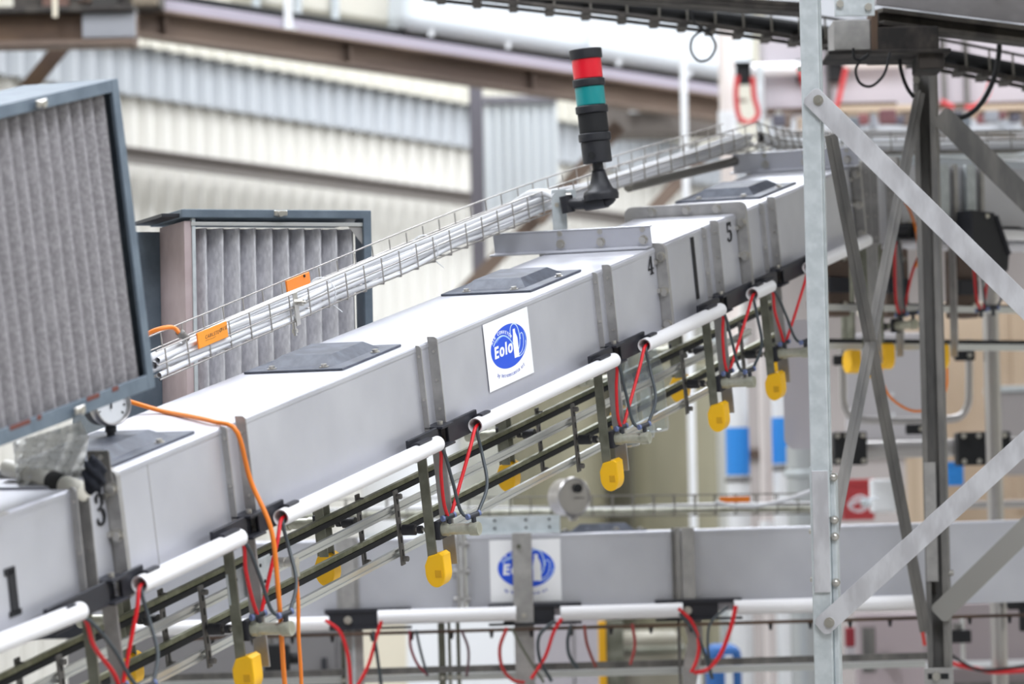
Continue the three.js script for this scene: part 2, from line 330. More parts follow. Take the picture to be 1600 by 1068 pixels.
hatchCover('hatch_cover', 'dark raised hatch cover on the duct just above the emblem sticker', FM, 0.62, 0.885, -0.238, -0.035);
hatchCover('hatch_cover', 'dark raised hatch cover beyond numeral 5 beside the galvanised post', FM, 1.95, 2.2, -0.245, -0.03);

// angle bars over the bolted flanges
function angleBar(label, fr, x, z0, z1, holes) {
  const o = thing('angle_bar', label, 'bracket', fr, [x, 0.002, 0]);
  part(o, 'foot', bx(-0.03, 0.0, 0, 0.003, z0, z1), M.duct);
  part(o, 'web', [bx(0, 0.003, 0.0, 0.045, z0, z1), bx(0, 0.012, 0.043, 0.046, z0, z1)], M.duct);
  for (const z of holes) { part(o, 'bolt', [hex(V(-0.008, 0.016, z), V(0, 0.016, z), 0.0085), rod(V(-0.0015, 0.016, z), V(0, 0.016, z), 0.0105)], M.bolt); part(o, 'stud', rod(V(-0.002, 0.039, z), V(0, 0.039, z), 0.006), M.bolt); }
  return o;
}
angleBar('steel angle bar bolted across the duct under the signal tower', FM, 1.198, -0.375, -0.002, [-0.02, -0.12, -0.215]);
angleBar('steel angle bar bolted across the duct at numeral 6', FM, 2.49, -0.3, 0.03, [0.0, -0.11, -0.215]);

// white conduit tubes along the lower edge of the duct and the black brackets that clip them
const TY = -0.18, TZ = 0.042, TR = 0.0148;
function conduit(fr, x0, x1, label, group, y = TY, z = TZ, r = TR) {
  const o = thing('conduit_tube', label, 'tube', fr, [x0, y, z], group), L = x1 - x0;
  part(o, 'wall', lathe([[r, 0], [r, L], [r * 0.82, L], [r * 0.82, 0], [r, 0]]).rotateZ(-Math.PI / 2), M.pvc);
  return o;
}
for (const [x0, x1, l] of [[-1.175, -0.83, 'between numeral 3 and the orange cable'], [-0.68, -0.04, 'between the orange cable and the emblem sticker'], [0.13, 0.828, 'running under the emblem sticker'], [0.995, 1.448, 'running under numeral 4'], [1.65, 1.77, 'under numeral 5, very short'], [2.03, 2.46, 'passing behind the galvanised post']]) conduit(FM, x0, x1, `white plastic conduit tube ${l}`, 'conduit tubes of the climbing conveyor');
conduit(FL, -1.3, -0.085, 'white plastic conduit tube below the stencilled numeral one');
function clipGeo(x0, x1, y, z, r) {                       // a hook gripping a tube from behind
  const s = new THREE.Shape(), a0 = R(-115), a1 = R(75), r0 = r + 0.0005, r1 = r + 0.0045;
  s.absarc(0, 0, r1, Math.PI - a1, Math.PI - a0, false); s.absarc(0, 0, r0, Math.PI - a0, Math.PI - a1, true); s.closePath();
  // outline x is -z in the frame, so the open mouth looks to +z when mirrored
  return along(s, x0, x1 - x0).rotateX(0).applyMatrix4(new THREE.Matrix4().makeRotationX(Math.PI)).translate(0, y, z);
}
function tubeBracket(fr, x, left, right, label, group, y = TY, z = TZ, r = TR) {
  const o = thing('tube_bracket', label, 'bracket', fr, [x, 0, 0], group), b = y - 0.016, t = y + 0.024;
  part(o, 'arm', bx(left, 0.0, b, t, z - 0.022, z - 0.015, 0.002), M.blackMetal);
  part(o, 'arm', bx(0.042, right, b, t, z - 0.022, z - 0.015, 0.002), M.blackMetal);
  part(o, 'clamp', [bx(-0.004, 0.046, t - 0.004, t + 0.001, 0.0, z - 0.004, 0.001), bx(-0.004, 0.046, b, b + 0.004, 0.0, z - 0.004, 0.001), bx(0.0, 0.042, b, t, 0.002, z - 0.03)], M.blackMetal);
  part(o, 'bolt', hex(V(0.02, t + 0.0, z - 0.02), V(0.02, t + 0.008, z - 0.02), 0.006), M.bolt);
  part(o, 'clip', clipGeo(left, left + 0.055, y, z, r), M.blackMetal); part(o, 'clip', clipGeo(right - 0.025, right + 0.014, y, z, r), M.blackMetal);
  return o;
}
const WHERE = ['under numeral 3', 'under the orange cable', 'before the emblem sticker', 'past the emblem sticker', 'between numerals 4 and 5', 'beside the galvanised post'];
const LBR = 'black bracket holding two white conduit tubes ', GBR = 'tube brackets of the climbing conveyor';
tubeBracket(FM, -1.245, -0.19, 0.115, LBR + WHERE[0], GBR);
tubeBracket(FM, -0.774, -0.12, 0.14, LBR + WHERE[1], GBR); tubeBracket(FM, 0, -0.13, 0.176, LBR + WHERE[2], GBR); tubeBracket(FM, 0.861, -0.12, 0.18, LBR + WHERE[3], GBR);
tubeBracket(FM, 1.489, -0.13, 0.207, LBR + WHERE[4], GBR); tubeBracket(FM, 1.86, -0.13, 0.216, LBR + WHERE[5], GBR);

// hangers below the duct with their yellow end caps, air cylinders, hoses
function capGeo(x0, x1, z0, z1, y0, y1) {
  const w = (z1 - z0) / 2, s = new THREE.Shape();
  s.moveTo(-z1, y1 - 0.004); s.lineTo(-z1 + 0.006, y1); s.lineTo(-z0 - 0.008, y1 - 0.006); s.lineTo(-z0, y1 - 0.022); s.lineTo(-z0, y0 + w * 1.35); for (let k = 1; k <= 20; k++) s.lineTo(-(z0 + z1) / 2 + w * Math.cos(k / 20 * Math.PI), y0 + w * 1.35 - w * 1.35 * Math.sin(k / 20 * Math.PI));
  return along(s, x0 + 0.002, x1 - x0 - 0.004, 0.002);
}
function frontHanger(fr, x, label, group, low = -0.456) {
  const o = thing('hanger', label, 'hanger', fr, [x, 0, 0], group);
  part(o, 'strap', bx(-0.022, -0.018, low + 0.03, -0.2, -0.014, 0.005), M.oliveSteel);
  part(o, 'channel', [bx(0.026, 0.03, low + 0.03, -DH, -0.004, 0.024, 0.002), bx(0.03, 0.05, low + 0.06, -DH, -0.003, 0.0)], M.plate);
  const c = part(o, 'end_cap', capGeo(-0.03, 0.004, -0.017, 0.02, low, low + 0.062), M.yellow, 'yellow plastic end cap');
  part(c, 'slot', [bx(-0.0312, -0.029, low + 0.018, low + 0.032, 0.002, 0.0155, 0.001)], M.yellowDark);
  return o;
}
function backHanger(fr, x, label, group, low = -0.46) {
  const o = thing('hanger', label, 'hanger', fr, [x, 0, -DW], group);
  part(o, 'strap', along(rrect(-0.016, 0.02, low + 0.035, -DH, [0.01, 0.002, 0, 0]), 0.0, 0.004), M.oliveSteel);
  part(o, 'channel', bx(-0.03, -0.026, low + 0.06, -DH, 0.0, 0.018), M.oliveSteel);
  part(o, 'end_cap', capGeo(-0.012, 0.02, -0.022, 0.016, low, low + 0.06), M.yellow, 'yellow plastic end cap');
  return o;
}
function airCylinder(fr, x, y, z, dir, label, group) {    // dir +1: pokes out on the free side
  const o = thing('air_cylinder', label, 'cylinder', fr, [x, y, z], group), A = (a, b, r, n) => rod(V(0, 0, dir * a), V(0, 0, dir * b), r, n);
  part(o, 'barrel', A(0.016, 0.062, 0.0108, 20), M.cylGrey);
  part(o, 'end_cap', [A(0.0, 0.016, 0.0132, 20), A(0.016, 0.018, 0.012, 20)], M.cylGrey); part(o, 'end_cap', [A(0.06, 0.076, 0.0132, 20), A(0.076, 0.078, 0.012, 20)], M.cylGrey);
  part(o, 'rod', A(-0.07, 0, 0.0035, 12), M.bolt);
  part(o, 'bushing', [A(-0.082, -0.056, 0.0105, 16), A(-0.05, -0.042, 0.008, 12)], M.black);
  part(o, 'gland', A(-0.034, -0.012, 0.009, 14), M.oliveSteel);
  part(o, 'mount', bx(-0.016, 0.016, -0.018, 0.018, dir > 0 ? -0.01 : -0.002, dir > 0 ? 0.002 : 0.01, 0.002), M.blackMetal);
  return o;
}
function tee(fr, x, y, z, blue, wh) {
  const o = thing('hose_fitting', blue ? `black tee fitting joining two grey hoses ${wh}` : `black fitting joining two red hoses ${wh}`, 'fitting', fr, [x, y, z], blue ? 'tee fittings with blue collars' : 'elbow fittings with red hoses');
  part(o, 'stem', rod(V(0, -0.015, 0), V(0, 0.003, 0), 0.0048, 12), M.fitting);
  part(o, 'arm', rod(V(-0.012, 0.003, -0.006), V(0.012, 0.005, 0.006), 0.0052, 12), M.fitting);
  part(o, 'collar', rod(V(0.01, 0.005, 0.005), V(0.014, 0.0055, 0.007), 0.0058, 12), M.fittingBlue); part(o, 'collar', rod(V(-0.014, 0.003, -0.007), V(-0.01, 0.003, -0.005), 0.0058, 12), M.fittingBlue);
}
function hosesAt(fr, x, lx, rx, cy, wh) {                     // lx, rx: mouths of the two tubes
  const t1 = V(0.0, cy + 0.028, 0.028), t2 = V(0.0, cy + 0.03, 0.08), a = V(lx, TY - 0.002, TZ), b = V(rx + 0.03, TY, TZ);
  const h = (pts, m, l, g) => one('air_hose', l, 'hose', fr, [x, 0, 0], hose(pts, m === M.red ? 0.0036 : 0.0034), m, g);
  h([a.clone().add(V(-0.03, 0.0, 0)), a.clone().add(V(0.004, -0.008, 0.002)), V(lx * 0.7, TY - 0.06, 0.036), V(-0.012, cy + 0.055, 0.028), t1], M.red, `red air hose leaving the lower conduit tube ${wh}`, 'red air hoses of the climbing conveyor');
  h([b, V(rx - 0.004, TY - 0.003, TZ + 0.002), V(rx * 0.72, TY - 0.03, TZ + 0.004), V(rx * 0.38, TY - 0.09, TZ - 0.004), t1.clone().add(V(0.006, 0.004, 0.002))], M.red, `red air hose from the open mouth of the upper tube ${wh}`, 'red air hoses of the climbing conveyor');
  h([a.clone().add(V(-0.03, 0.0, 0.004)), a.clone().add(V(0.004, -0.009, 0.006)), V(lx * 0.4, TY - 0.075, 0.052), V(-0.01, cy + 0.04, 0.062), t2.clone().add(V(-0.008, 0, -0.004))], M.grayHose, `dark grey air hose leaving the lower conduit tube ${wh}`, 'grey air hoses of the climbing conveyor');
  h([b.clone().add(V(0, -0.004, 0.002)), V(rx - 0.002, TY - 0.006, TZ + 0.004), V(rx * 0.93, TY - 0.05, TZ + 0.012), V(rx * 0.6, cy + 0.075, 0.078), t2.clone().add(V(0.008, 0.004, 0.005))], M.grayHose, `dark air hose from the open mouth of the upper tube ${wh}`, 'grey air hoses of the climbing conveyor');
  tee(fr, x, t1.y, t1.z, false, wh); tee(fr, x, t2.y, t2.z, true, wh);
}
const CY = -0.352;
const stations = [[-1.25, -0.11, 0.075], [-0.774, -0.056, 0.094], [0, -0.04, 0.13], [0.861, -0.033, 0.134], [1.489, -0.041, 0.161], [1.86, -0.09, 0.17]];
stations.forEach(([s, lx, rx], k) => {
  const wh = WHERE[k];
  frontHanger(FM, s, `yellow-capped steel hanger on the free side of the duct ${wh}`, 'free-side hangers of the climbing conveyor');
  backHanger(FM, s + 0.02, `yellow-capped steel hanger on the wall side of the duct ${wh}`, 'wall-side hangers of the climbing conveyor');
  airCylinder(FM, s, CY, 0.012, 1, `grey air cylinder poking out beside the hanger ${wh}`, 'free-side air cylinders');
  airCylinder(FM, s + 0.02, CY + 0.012, -DW - 0.012, -1, `grey air cylinder behind the black rails ${wh}`, 'wall-side air cylinders');
  hosesAt(FM, s, lx, rx, CY - 0.008, wh);
  for (const [z, y0, y1, l, g, dx] of [[-0.078, -0.42, -0.275, `slotted steel strap joining the two bright rails ${wh}`, 'slotted straps of the bright rails', 0], [-0.17, -0.43, -0.285, `slotted steel strap joining the two black rails ${wh}`, 'slotted straps of the black rails', 0.02]]) {
    const o = thing('slotted_strap', l, 'strap', FM, [s + dx, 0, z], g);
    part(o, 'plate', bx(-0.008, 0.008, y0, y1, -0.002, 0.002, 0.001), M.darkSteel);
    for (let k = 0; k < 5; k++) part(o, 'slot', bx(-0.0025, 0.0025, y0 + 0.018 + k * 0.025, y0 + 0.03 + k * 0.025, 0.0018, 0.0024), M.blackRubber);
    for (const y of [y0 + 0.012, y1 - 0.012]) part(o, 'bolt', hex(V(0, y, 0), V(0, y, 0.012), 0.0055), M.darkSteel);
  }
});
// guide rails
function rail(label, x0, x1, y, z, kind) {
  const o = thing('guide_rail', label, 'rail', FM, [0, y, z]);
  if (kind) {
    part(o, 'profile', along([[-0.004, -0.008], [-0.004, -0.003], [-0.001, -0.002], [-0.001, 0.002], [-0.004, 0.003], [-0.004, 0.008], [0.004, 0.008], [0.004, -0.008]], x0, x1 - x0), M.alum);
  } else {
    part(o, 'profile', bx(x0, x1, -0.001, 0.008, -0.005, 0.005, 0.001), M.greenAlum);
    part(o, 'wear_strip', bx(x0, x1, -0.012, -0.001, -0.004, 0.007, 0.001), M.blackRubber, 'black plastic wear strip');
  }
}
rail('upper black guide rail under the climbing duct', -2.2, 2.3, -0.302, -0.16, 0);
rail('upper bright aluminium guide rail under the climbing duct', -2.2, 1.95, -0.313, -0.088, 1);
rail('lower black guide rail under the climbing duct', -2.2, 2.3, -0.382, -0.16, 0);
rail('lower bright aluminium guide rail under the climbing duct', -2.2, 1.95, -0.396, -0.088, 1);

// clear bottles hanging in the rails
for (let k = 0; k < 3; k++) one('bottle', 'empty clear plastic bottle hanging between the guide rails near numeral 4', 'bottle', FM, [1.24 + k * 0.085, -0.44, -0.124], lathe([[0, 0], [0.026, 0], [0.029, 0.008], [0.029, 0.12], [0.026, 0.15], [0.014, 0.195], [0.0125, 0.2], [0.0125, 0.205], [0.016, 0.207], [0.016, 0.211], [0.0125, 0.213], [0.0125, 0.232]], 24), M.pet, 'clear bottles in the climbing conveyor');

// ---------------------------------------------------------------- wire cable trays with their cables
function wireTray(label, pts, width, height, step, wireR, mat, upHint, group) {   // pts: bottom edge on the free side, tray lies behind it
  const o = thing('cable_tray', label, 'cable tray', level(pts[0].clone()), [0, 0, 0], group), org = pts[0];
  const fr = pts.slice(0, -1).map((p, i) => new Frame(p, pts[i + 1].clone().sub(p), upHint));
  const F = (i) => fr[Math.min(i, fr.length - 1)];
  for (const [y, z] of [[0, 0], [height * 0.5, 0], [height, 0], [0, -width * 0.33], [0, -width * 0.67], [0, -width], [height * 0.5, -width], [height, -width]])
    part(o, 'long_wire', hose(pts.map((p, i) => { const f = i && i < pts.length - 1 ? i : F(i) === fr[i] ? i : i - 1; return p.clone().addScaledVector(F(f).y, y).addScaledVector(F(f).z, z).sub(org); }), wireR, 24 * fr.length, 6), mat);
  fr.forEach((f, i) => {
    const L = pts[i + 1].distanceTo(pts[i]);
    for (let s = step * 0.4; s < L; s += step) {
      const c = [[height, 0], [0, 0], [0, -width], [height, -width]].map(([y, z]) => f.p(s, y, z).sub(org));
      part(o, 'cross_wire', [rod(c[0], c[1], wireR, 6), rod(c[1], c[2], wireR, 6), rod(c[2], c[3], wireR, 6)], mat);
    }
  });
  return fr;
}
const T0 = FM.p(-0.47, 0.033, -0.285), T1 = FM.p(1.34, 0.074, -0.285), T2 = FM.p(2.62, 0.09, -0.33);
const trayEnd = at(1190, 222, T2.distanceTo(camera.position) * 0.995);
const FT1 = wireTray('bright wire cable tray climbing beside the duct, filled with white cables', [T0, T1, trayEnd], 0.1, 0.052, 0.082, 0.0016, M.wire, sideOf(24.6));
{
  const tr = FT1[0], L = T1.distanceTo(T0), tr2 = FT1[1], L2 = trayEnd.distanceTo(T1);
  for (let k = 0; k < 8; k++) {
    const y0 = 0.008 + (k % 3) * 0.013, z0 = -0.012 - Math.floor(k / 3) * 0.03, pts = [];
    for (let i = 0; i <= 7; i++) pts.push(tr.p(0.01 + i / 7 * (L - 0.01), y0 + (rnd() - 0.4) * 0.009, z0 + (rnd() - 0.5) * 0.014));
    if (k < 6) for (let i = 1; i <= 4; i++) pts.push(tr2.p(i / 4 * (L2 - 0.05), y0 * 0.7 + (rnd() - 0.4) * 0.006, z0 + (rnd() - 0.5) * 0.01));
    const org = pts[0].clone();
    one('cable', 'white cable lying in the wire tray beside the climbing duct', 'cable', level(org), [0, 0, 0], hose(pts.map((p) => p.sub(org)), k % 4 === 1 ? 0.0072 : 0.0055, 70, 8), M.cable, 'white cables in the climbing tray');
  }
  for (const s of [0.72, 1.2]) { const o = thing('cable_tie', 'thin white cable tie round the cables in the climbing tray', 'cable tie', tr, [s, 0, 0], 'cable ties in the climbing tray'); part(o, 'band', new THREE.TorusGeometry(0.03, 0.0012, 6, 24).rotateY(Math.PI / 2).translate(0, 0.024, -0.03), M.white); part(o, 'tail', rod(V(0, 0.0, -0.01), V(0.01, -0.018, 0.004), 0.0011, 6), M.white); }
  const clampO = thing('tray_clamp', 'small zinc clamp and bolt on the front of the climbing tray', 'clamp', tr, [0.545, 0, 0]);
  part(clampO, 'plate', bx(-0.008, 0.008, -0.008, 0.055, 0.0015, 0.004), M.bolt); part(clampO, 'nut', [hex(V(0.01, 0.034, 0.004), V(0.01, 0.034, 0.014), 0.007), rod(V(0.01, 0.034, 0.004), V(0.01, 0.034, 0.02), 0.003)], M.bolt); part(clampO, 'wing_bolt', [rod(V(-0.012, -0.026, 0), V(-0.012, 0, 0), 0.0035), hex(V(-0.012, -0.02, 0), V(-0.012, -0.013, 0), 0.007)], M.bolt);
  // orange tags
  const tagTex = (() => { const c = document.createElement('canvas'); c.width = 256; c.height = 96; const g = c.getContext('2d'); g.fillStyle = '#f6992c'; g.fillRect(0, 0, 256, 96); g.fillStyle = '#4a2f10'; g.strokeStyle = '#6d4314'; g.font = 'italic bold 30px sans-serif'; g.fillText('CABLSTE', 58, 54); g.font = 'italic bold 32px sans-serif'; g.fillText('Ø', 182, 50); g.fillText('14 58', 202, 48, 50); g.lineWidth = 3; g.beginPath(); g.moveTo(60, 66); g.bezierCurveTo(90, 58, 110, 74, 150, 62); g.stroke(); const t = new THREE.CanvasTexture(c); t.colorSpace = THREE.SRGBColorSpace; return t; })();
  const t1 = thing('cable_tag', 'orange cable tag with handwriting on the low end of the climbing tray', 'tag', tr, [0.205, 0, 0]);
  part(t1, 'plate', bx(-0.058, 0.058, 0.026, 0.056, 0.0022, 0.0045, 0.001), M.orange); part(t1, 'writing', new THREE.PlaneGeometry(0.114, 0.029).translate(0, 0.041, 0.0049), new THREE.MeshStandardMaterial({ map: tagTex, roughness: 0.5 }), 'handwritten black marks', true);
  const t2 = thing('cable_tag', 'blank orange cable tag on the far side of the climbing tray', 'tag', tr, [0.745, 0, -0.1]);
  part(t2, 'plate', bx(-0.045, 0.055, 0.026, 0.054, 0.002, 0.006, 0.001), M.orange); part(t2, 'tie', rod(V(0.03, 0.05, 0), V(0.03, 0.05, 0.008), 0.003), M.blackRubber);
  // looping white conduit near the signal tower
  one('cable', 'thick white sheathed cable arching from the tray to the signal tower', 'cable', FM, [0, 0, 0], hose([FM.l(at(790, 330, 8.6)), FM.l(at(808, 316, 8.55)), FM.l(at(830, 303, 8.5)), FM.l(at(856, 302, 8.45)), FM.l(at(868, 308, 8.42))], 0.0095, 30, 10), M.cable);
  // orange cable with a grey gland joining the tray
  const oc = thing('cable', 'short orange cable ending in a grey plug at the tray end', 'cable', level(at(282, 524, 7.0)), [0, 0, 0]), q = at(282, 524, 7.0), rel = (x, y, d) => at(x, y, d).sub(q);
  part(oc, 'cord', hose([rel(219, 536, 6.98), rel(232, 521, 6.98), rel(252, 513, 6.98), rel(272, 512, 7.0), rel(281, 521, 7.0)], 0.0042, 30, 8), M.orange);
  part(oc, 'plug', [rod(rel(279, 518, 7.0), rel(293, 529, 7.02), 0.0075, 14, 0.006), rod(rel(281, 520, 7.0), rel(285, 523, 7.0), 0.0085)], M.darkSteel); part(oc, 'lead', hose([rel(288, 527, 7.02), rel(288, 540, 7.03), rel(300, 555, 7.05)], 0.004, 10, 8), M.cable);
}
// ---------------------------------------------------------------- signal tower on its bracket
{
  const base = FM.p(1.2, 0.052, -0.24), up = at(918, 82, 8.2).sub(at(937, 256, 8.2)).normalize();
  const FS = new Frame(base, sideOf(24.6).applyAxisAngle(V(0, 1, 0), R(14)), V(0, 0, 1));
  const br = thing('lamp_bracket', 'bent zinc plate bracket standing on the angle bar', 'bracket', level(at(876, 352, 8.42)), [0, 0, 0]), b0 = at(876, 352, 8.42), rr = (x, y, d) => at(x, y, d).sub(b0);
  const up2 = rr(873, 296, 8.42).normalize(), hgt = rr(873, 296, 8.42).length(), side = V(1, 0, 0.15).normalize();
  const lb = new Frame(V(0, 0, 0), side, V(0, 0, 1)); const tilt = new THREE.Quaternion().setFromUnitVectors(V(0, 1, 0), up2);
  part(br, 'plate', bx(-0.017, 0.014, -0.01, hgt, -0.002, 0.002, 0.001).applyQuaternion(tilt), M.galv); part(br, 'wing', bx(0.011, 0.015, -0.006, hgt, -0.035, 0.002, 0.001).applyQuaternion(tilt), M.galv); part(br, 'tab', bx(0.013, 0.038, hgt - 0.018, hgt, -0.035, -0.031, 0.001).applyQuaternion(tilt), M.galv);
  part(br, 'stud', rod(V(-0.006, 0.045, 0.0).applyQuaternion(tilt), V(-0.006, 0.045, 0.004).applyQuaternion(tilt), 0.005), M.bolt);
  part(br, 'bolt', hex(V(0.014, 0.066, -0.012).applyQuaternion(tilt), V(0.026, 0.066, -0.012).applyQuaternion(tilt), 0.007), M.bolt);
  const t0 = at(940, 312, 8.36), tw = thing('signal_tower', 'black signal tower lamp with red and green lenses on a curved arm', 'signal light', level(t0), [0, 0, 0]);
  const q = new THREE.Quaternion().setFromUnitVectors(V(0, 1, 0), up), d = 8.36, px = d / FOCAL;
  const L = (pts) => lathe(pts.map(([r, y]) => [r * px, y * px]), 36).applyQuaternion(q), y0 = 312, ys = (y) => (y0 - y);
  // heights in frame pixels turned into metres by px
  part(tw, 'flared_foot', L([[27, 0], [28, 8], [26, 14], [20, 17], [15, 28], [11, 42], [10, 47], [0, 47]]), M.black);
  part(tw, 'stalk', L([[8.5, 40], [8.5, 66]]), M.black);
  const seg = (name, lo, hi, r, m, lab) => part(tw, name, L([[0, lo], [r - 1, lo], [r, lo + 1.5], [r, hi - 1.5], [r - 1, hi], [0, hi]]), m, lab);
  const bs = seg('base', 58, 92, 23, M.black); part(bs, 'button', rod(V(-8 * px, 70 * px, 21.4 * px).applyQuaternion(q), V(-8.4 * px, 70 * px, 22.6 * px).applyQuaternion(q), 5.6 * px, 18), M.blackRubber);
  seg('ring', 92, 105, 25.5, M.black); seg('module', 105, 136, 23, M.blackRubber); seg('ring', 136, 148, 25.5, M.black);
  seg('lens', 148, 178, 23, new THREE.MeshPhysicalMaterial({ color: 0x0b8f92, roughness: 0.35, clearcoat: 0.4 }), 'teal green lens'); seg('ring', 178, 190, 25.5, M.black);
  seg('lens', 190, 222, 23, new THREE.MeshPhysicalMaterial({ color: 0xe8112c, roughness: 0.35, clearcoat: 0.4 }), 'red lens');
  seg('cap', 221, 237, 25.5, M.black);
  const aL = (x, y, dd) => at(x, y, dd).sub(t0);
  part(tw, 'arm', [hose([aL(884, 317, 8.4), aL(900, 318, 8.39), aL(930, 316, 8.37), aL(950, 313, 8.36), aL(956, 306, 8.36)], 0.0125, 24, 14), rod(aL(884, 306, 8.4), aL(889, 332, 8.4), 0.015, 16), rod(aL(915, 317, 8.385), aL(948, 312, 8.36), 0.017, 16)], M.black);
}
// ---------------------------------------------------------------- pressure gauge on the hatch
function gauge(name, label, fr, pos, r, depth, yaw, face, stem) {
  const o = thing(name, label, 'gauge', fr, pos), q = new THREE.Quaternion().setFromEuler(new THREE.Euler(0, R(yaw), 0));
  const put = (g) => g.rotateX(Math.PI / 2).applyQuaternion(q).translate(0, stem + r, 0);
  part(o, 'case', put(lathe([[0, -depth], [r * 0.86, -depth], [r * 0.95, -depth * 0.9], [r * 0.95, 0]], 40)), face ? M.blackMetal : M.stainless);
  part(o, 'bezel', put(lathe([[r * 0.95, -0.008], [r, -0.008], [r * 1.03, 0.002], [r, 0.01], [r * 0.9, 0.012], [r * 0.86, 0.004]], 40)), M.stainless);
  const dial = part(o, 'dial', put(lathe([[0, face ? 0.003 : 0.009], [r * 0.88, face ? 0.003 : 0.009]], 40)), face ? M.white : M.stainless);
  if (face) { part(dial, 'needle', put(bx(-0.0015, 0.0015, 0.004, 0.0055, -r * 0.62, r * 0.2)), M.ink); for (let k = 0; k < 9; k++) part(dial, 'tick', put(bx(-0.0008, 0.0008, 0.0035, 0.005, -r * 0.78, -r * 0.66).rotateY(R(-120 + k * 30))), M.ink); }
  else { part(dial, 'port', put(lathe([[0, 0.012], [r * 0.24, 0.012], [r * 0.24, 0.006]], 24)).translate(r * 0.2, r * 0.45, 0), M.blackRubber); part(dial, 'mark', put(bx(-r * 0.3, r * 0.3, 0.009, 0.0105, -r * 0.02, r * 0.02)).translate(r * 0.25, -r * 0.05, 0), M.ink); }
  part(o, 'stem', [hex(V(0, stem * 0.35, -depth * 0.35), V(0, stem, -depth * 0.35), r * 0.3), rod(V(0, 0, -depth * 0.35), V(0, stem + r * 0.2, -depth * 0.35), r * 0.2)], face ? M.blackMetal : M.stainless);
  return o;
}
gauge('pressure_gauge', 'round pressure gauge with white dial on the duct hatch below the big filter', level(FM.p(-0.955, 0.024, -0.11)), [0, 0, 0], 0.036, 0.035, 38, true, 0.016);

// ---------------------------------------------------------------- filter units
function pleats(w, h, n, amp, z, skew = 0.28) {           // folded fabric, folds upright
  const s = []; for (let i = 0; i <= n * 8; i++) { const u = i / 8, f = u - Math.floor(u), b = f < 1 - skew ? Math.sin(f / (1 - skew) * Math.PI / 2) : Math.cos((f - 1 + skew) / skew * Math.PI / 2); s.push([i / (n * 8) * w, z + amp * b]); }
  const pos = [], idx = [], uvs = [], ny = 10; s.forEach(([x, zz], i) => { for (let j = 0; j <= ny; j++) { const k = Math.sin(j * 0.5 + Math.floor(i / 8) * 2.1) * 0.0006; pos.push(x + k, j / ny * h, zz + k * 0.8); uvs.push(x * 2.3, j / ny * h); } });
  for (let i = 0; i < s.length - 1; i++) for (let j = 0; j < ny; j++) { const a = i * (ny + 1) + j, b = a + ny + 1; idx.push(a, b, a + 1, a + 1, b, b + 1); }
  const g = new THREE.BufferGeometry(); g.setAttribute('position', new THREE.Float32BufferAttribute(pos, 3)); g.setAttribute('uv', new THREE.Float32BufferAttribute(uvs, 2)); g.setIndex(idx); g.computeVertexNormals(); return g;
}
{
  const x0 = -1.95, x1 = -1.085, y0 = 0.125, y1 = 0.625, zf = 0.06, zb = -0.115;
  const o = thing('filter_unit', 'big blue-grey filter box with dirty grey pleats over the low end of the duct', 'filter', FM, [0, 0, 0]);
  part(o, 'case', [bx(x0, x1, y1 - 0.004, y1, zb, zf, 0.001), bx(x0, x1, y0, y0 + 0.004, zb, zf, 0.001), bx(x1 - 0.004, x1, y0, y1, zb, zf, 0.001), bx(x0, x1, y0, y1, zb, zb + 0.006)], M.bluePaint);
  part(o, 'frame_bar', bx(x0, x1, y1 - 0.02, y1, zf - 0.003, zf + 0.003, 0.001), M.bluePaint); part(o, 'frame_bar', bx(x0, x1, y0, y0 + 0.024, zf - 0.003, zf + 0.003, 0.001), M.bluePaint); part(o, 'frame_bar', bx(x1 - 0.022, x1, y0, y1, zf - 0.003, zf + 0.0035, 0.001), M.bluePaint);
  part(o, 'pleated_fabric', pleats(0.85, y1 - y0 - 0.03, 23, 0.05, zf - 0.06, 0.12).translate(x1 - 0.022 - 0.85, y0 + 0.015, 0), M.media, 'dusty grey pleated filter fabric', true);
  for (const y of [y1 - 0.012, y0 + 0.01]) part(o, 'wing_screw', [rod(V(-1.335, y, zf), V(-1.335, y, zf + 0.016), 0.006), bx(-1.352, -1.322, y - 0.004, y + 0.008, zf + 0.008, zf + 0.014, 0.003)], M.bolt);
  for (const [a, b] of [[-1.53, -1.47], [-1.45, -1.437], [-1.3, -1.26], [-1.22, -1.2]]) part(o, 'rust_patch', bx(a, b, y0 + 0.017, y0 + 0.0245, zf + 0.002, zf + 0.0036, 0.001), M.rust);
  const l = thing('filter_pedestal', 'grey sheet metal pedestal carrying the big filter box on the duct', 'pedestal', FL, [-0.245, 0, 0]);
  part(l, 'panel', bx(-0.6, 0, 0.0, 0.135, -0.2, 0.012, 0.002), M.plate); part(l, 'foot_flange', bx(-0.62, 0.02, 0.0, 0.004, -0.21, 0.02, 0.001), M.plate);
}
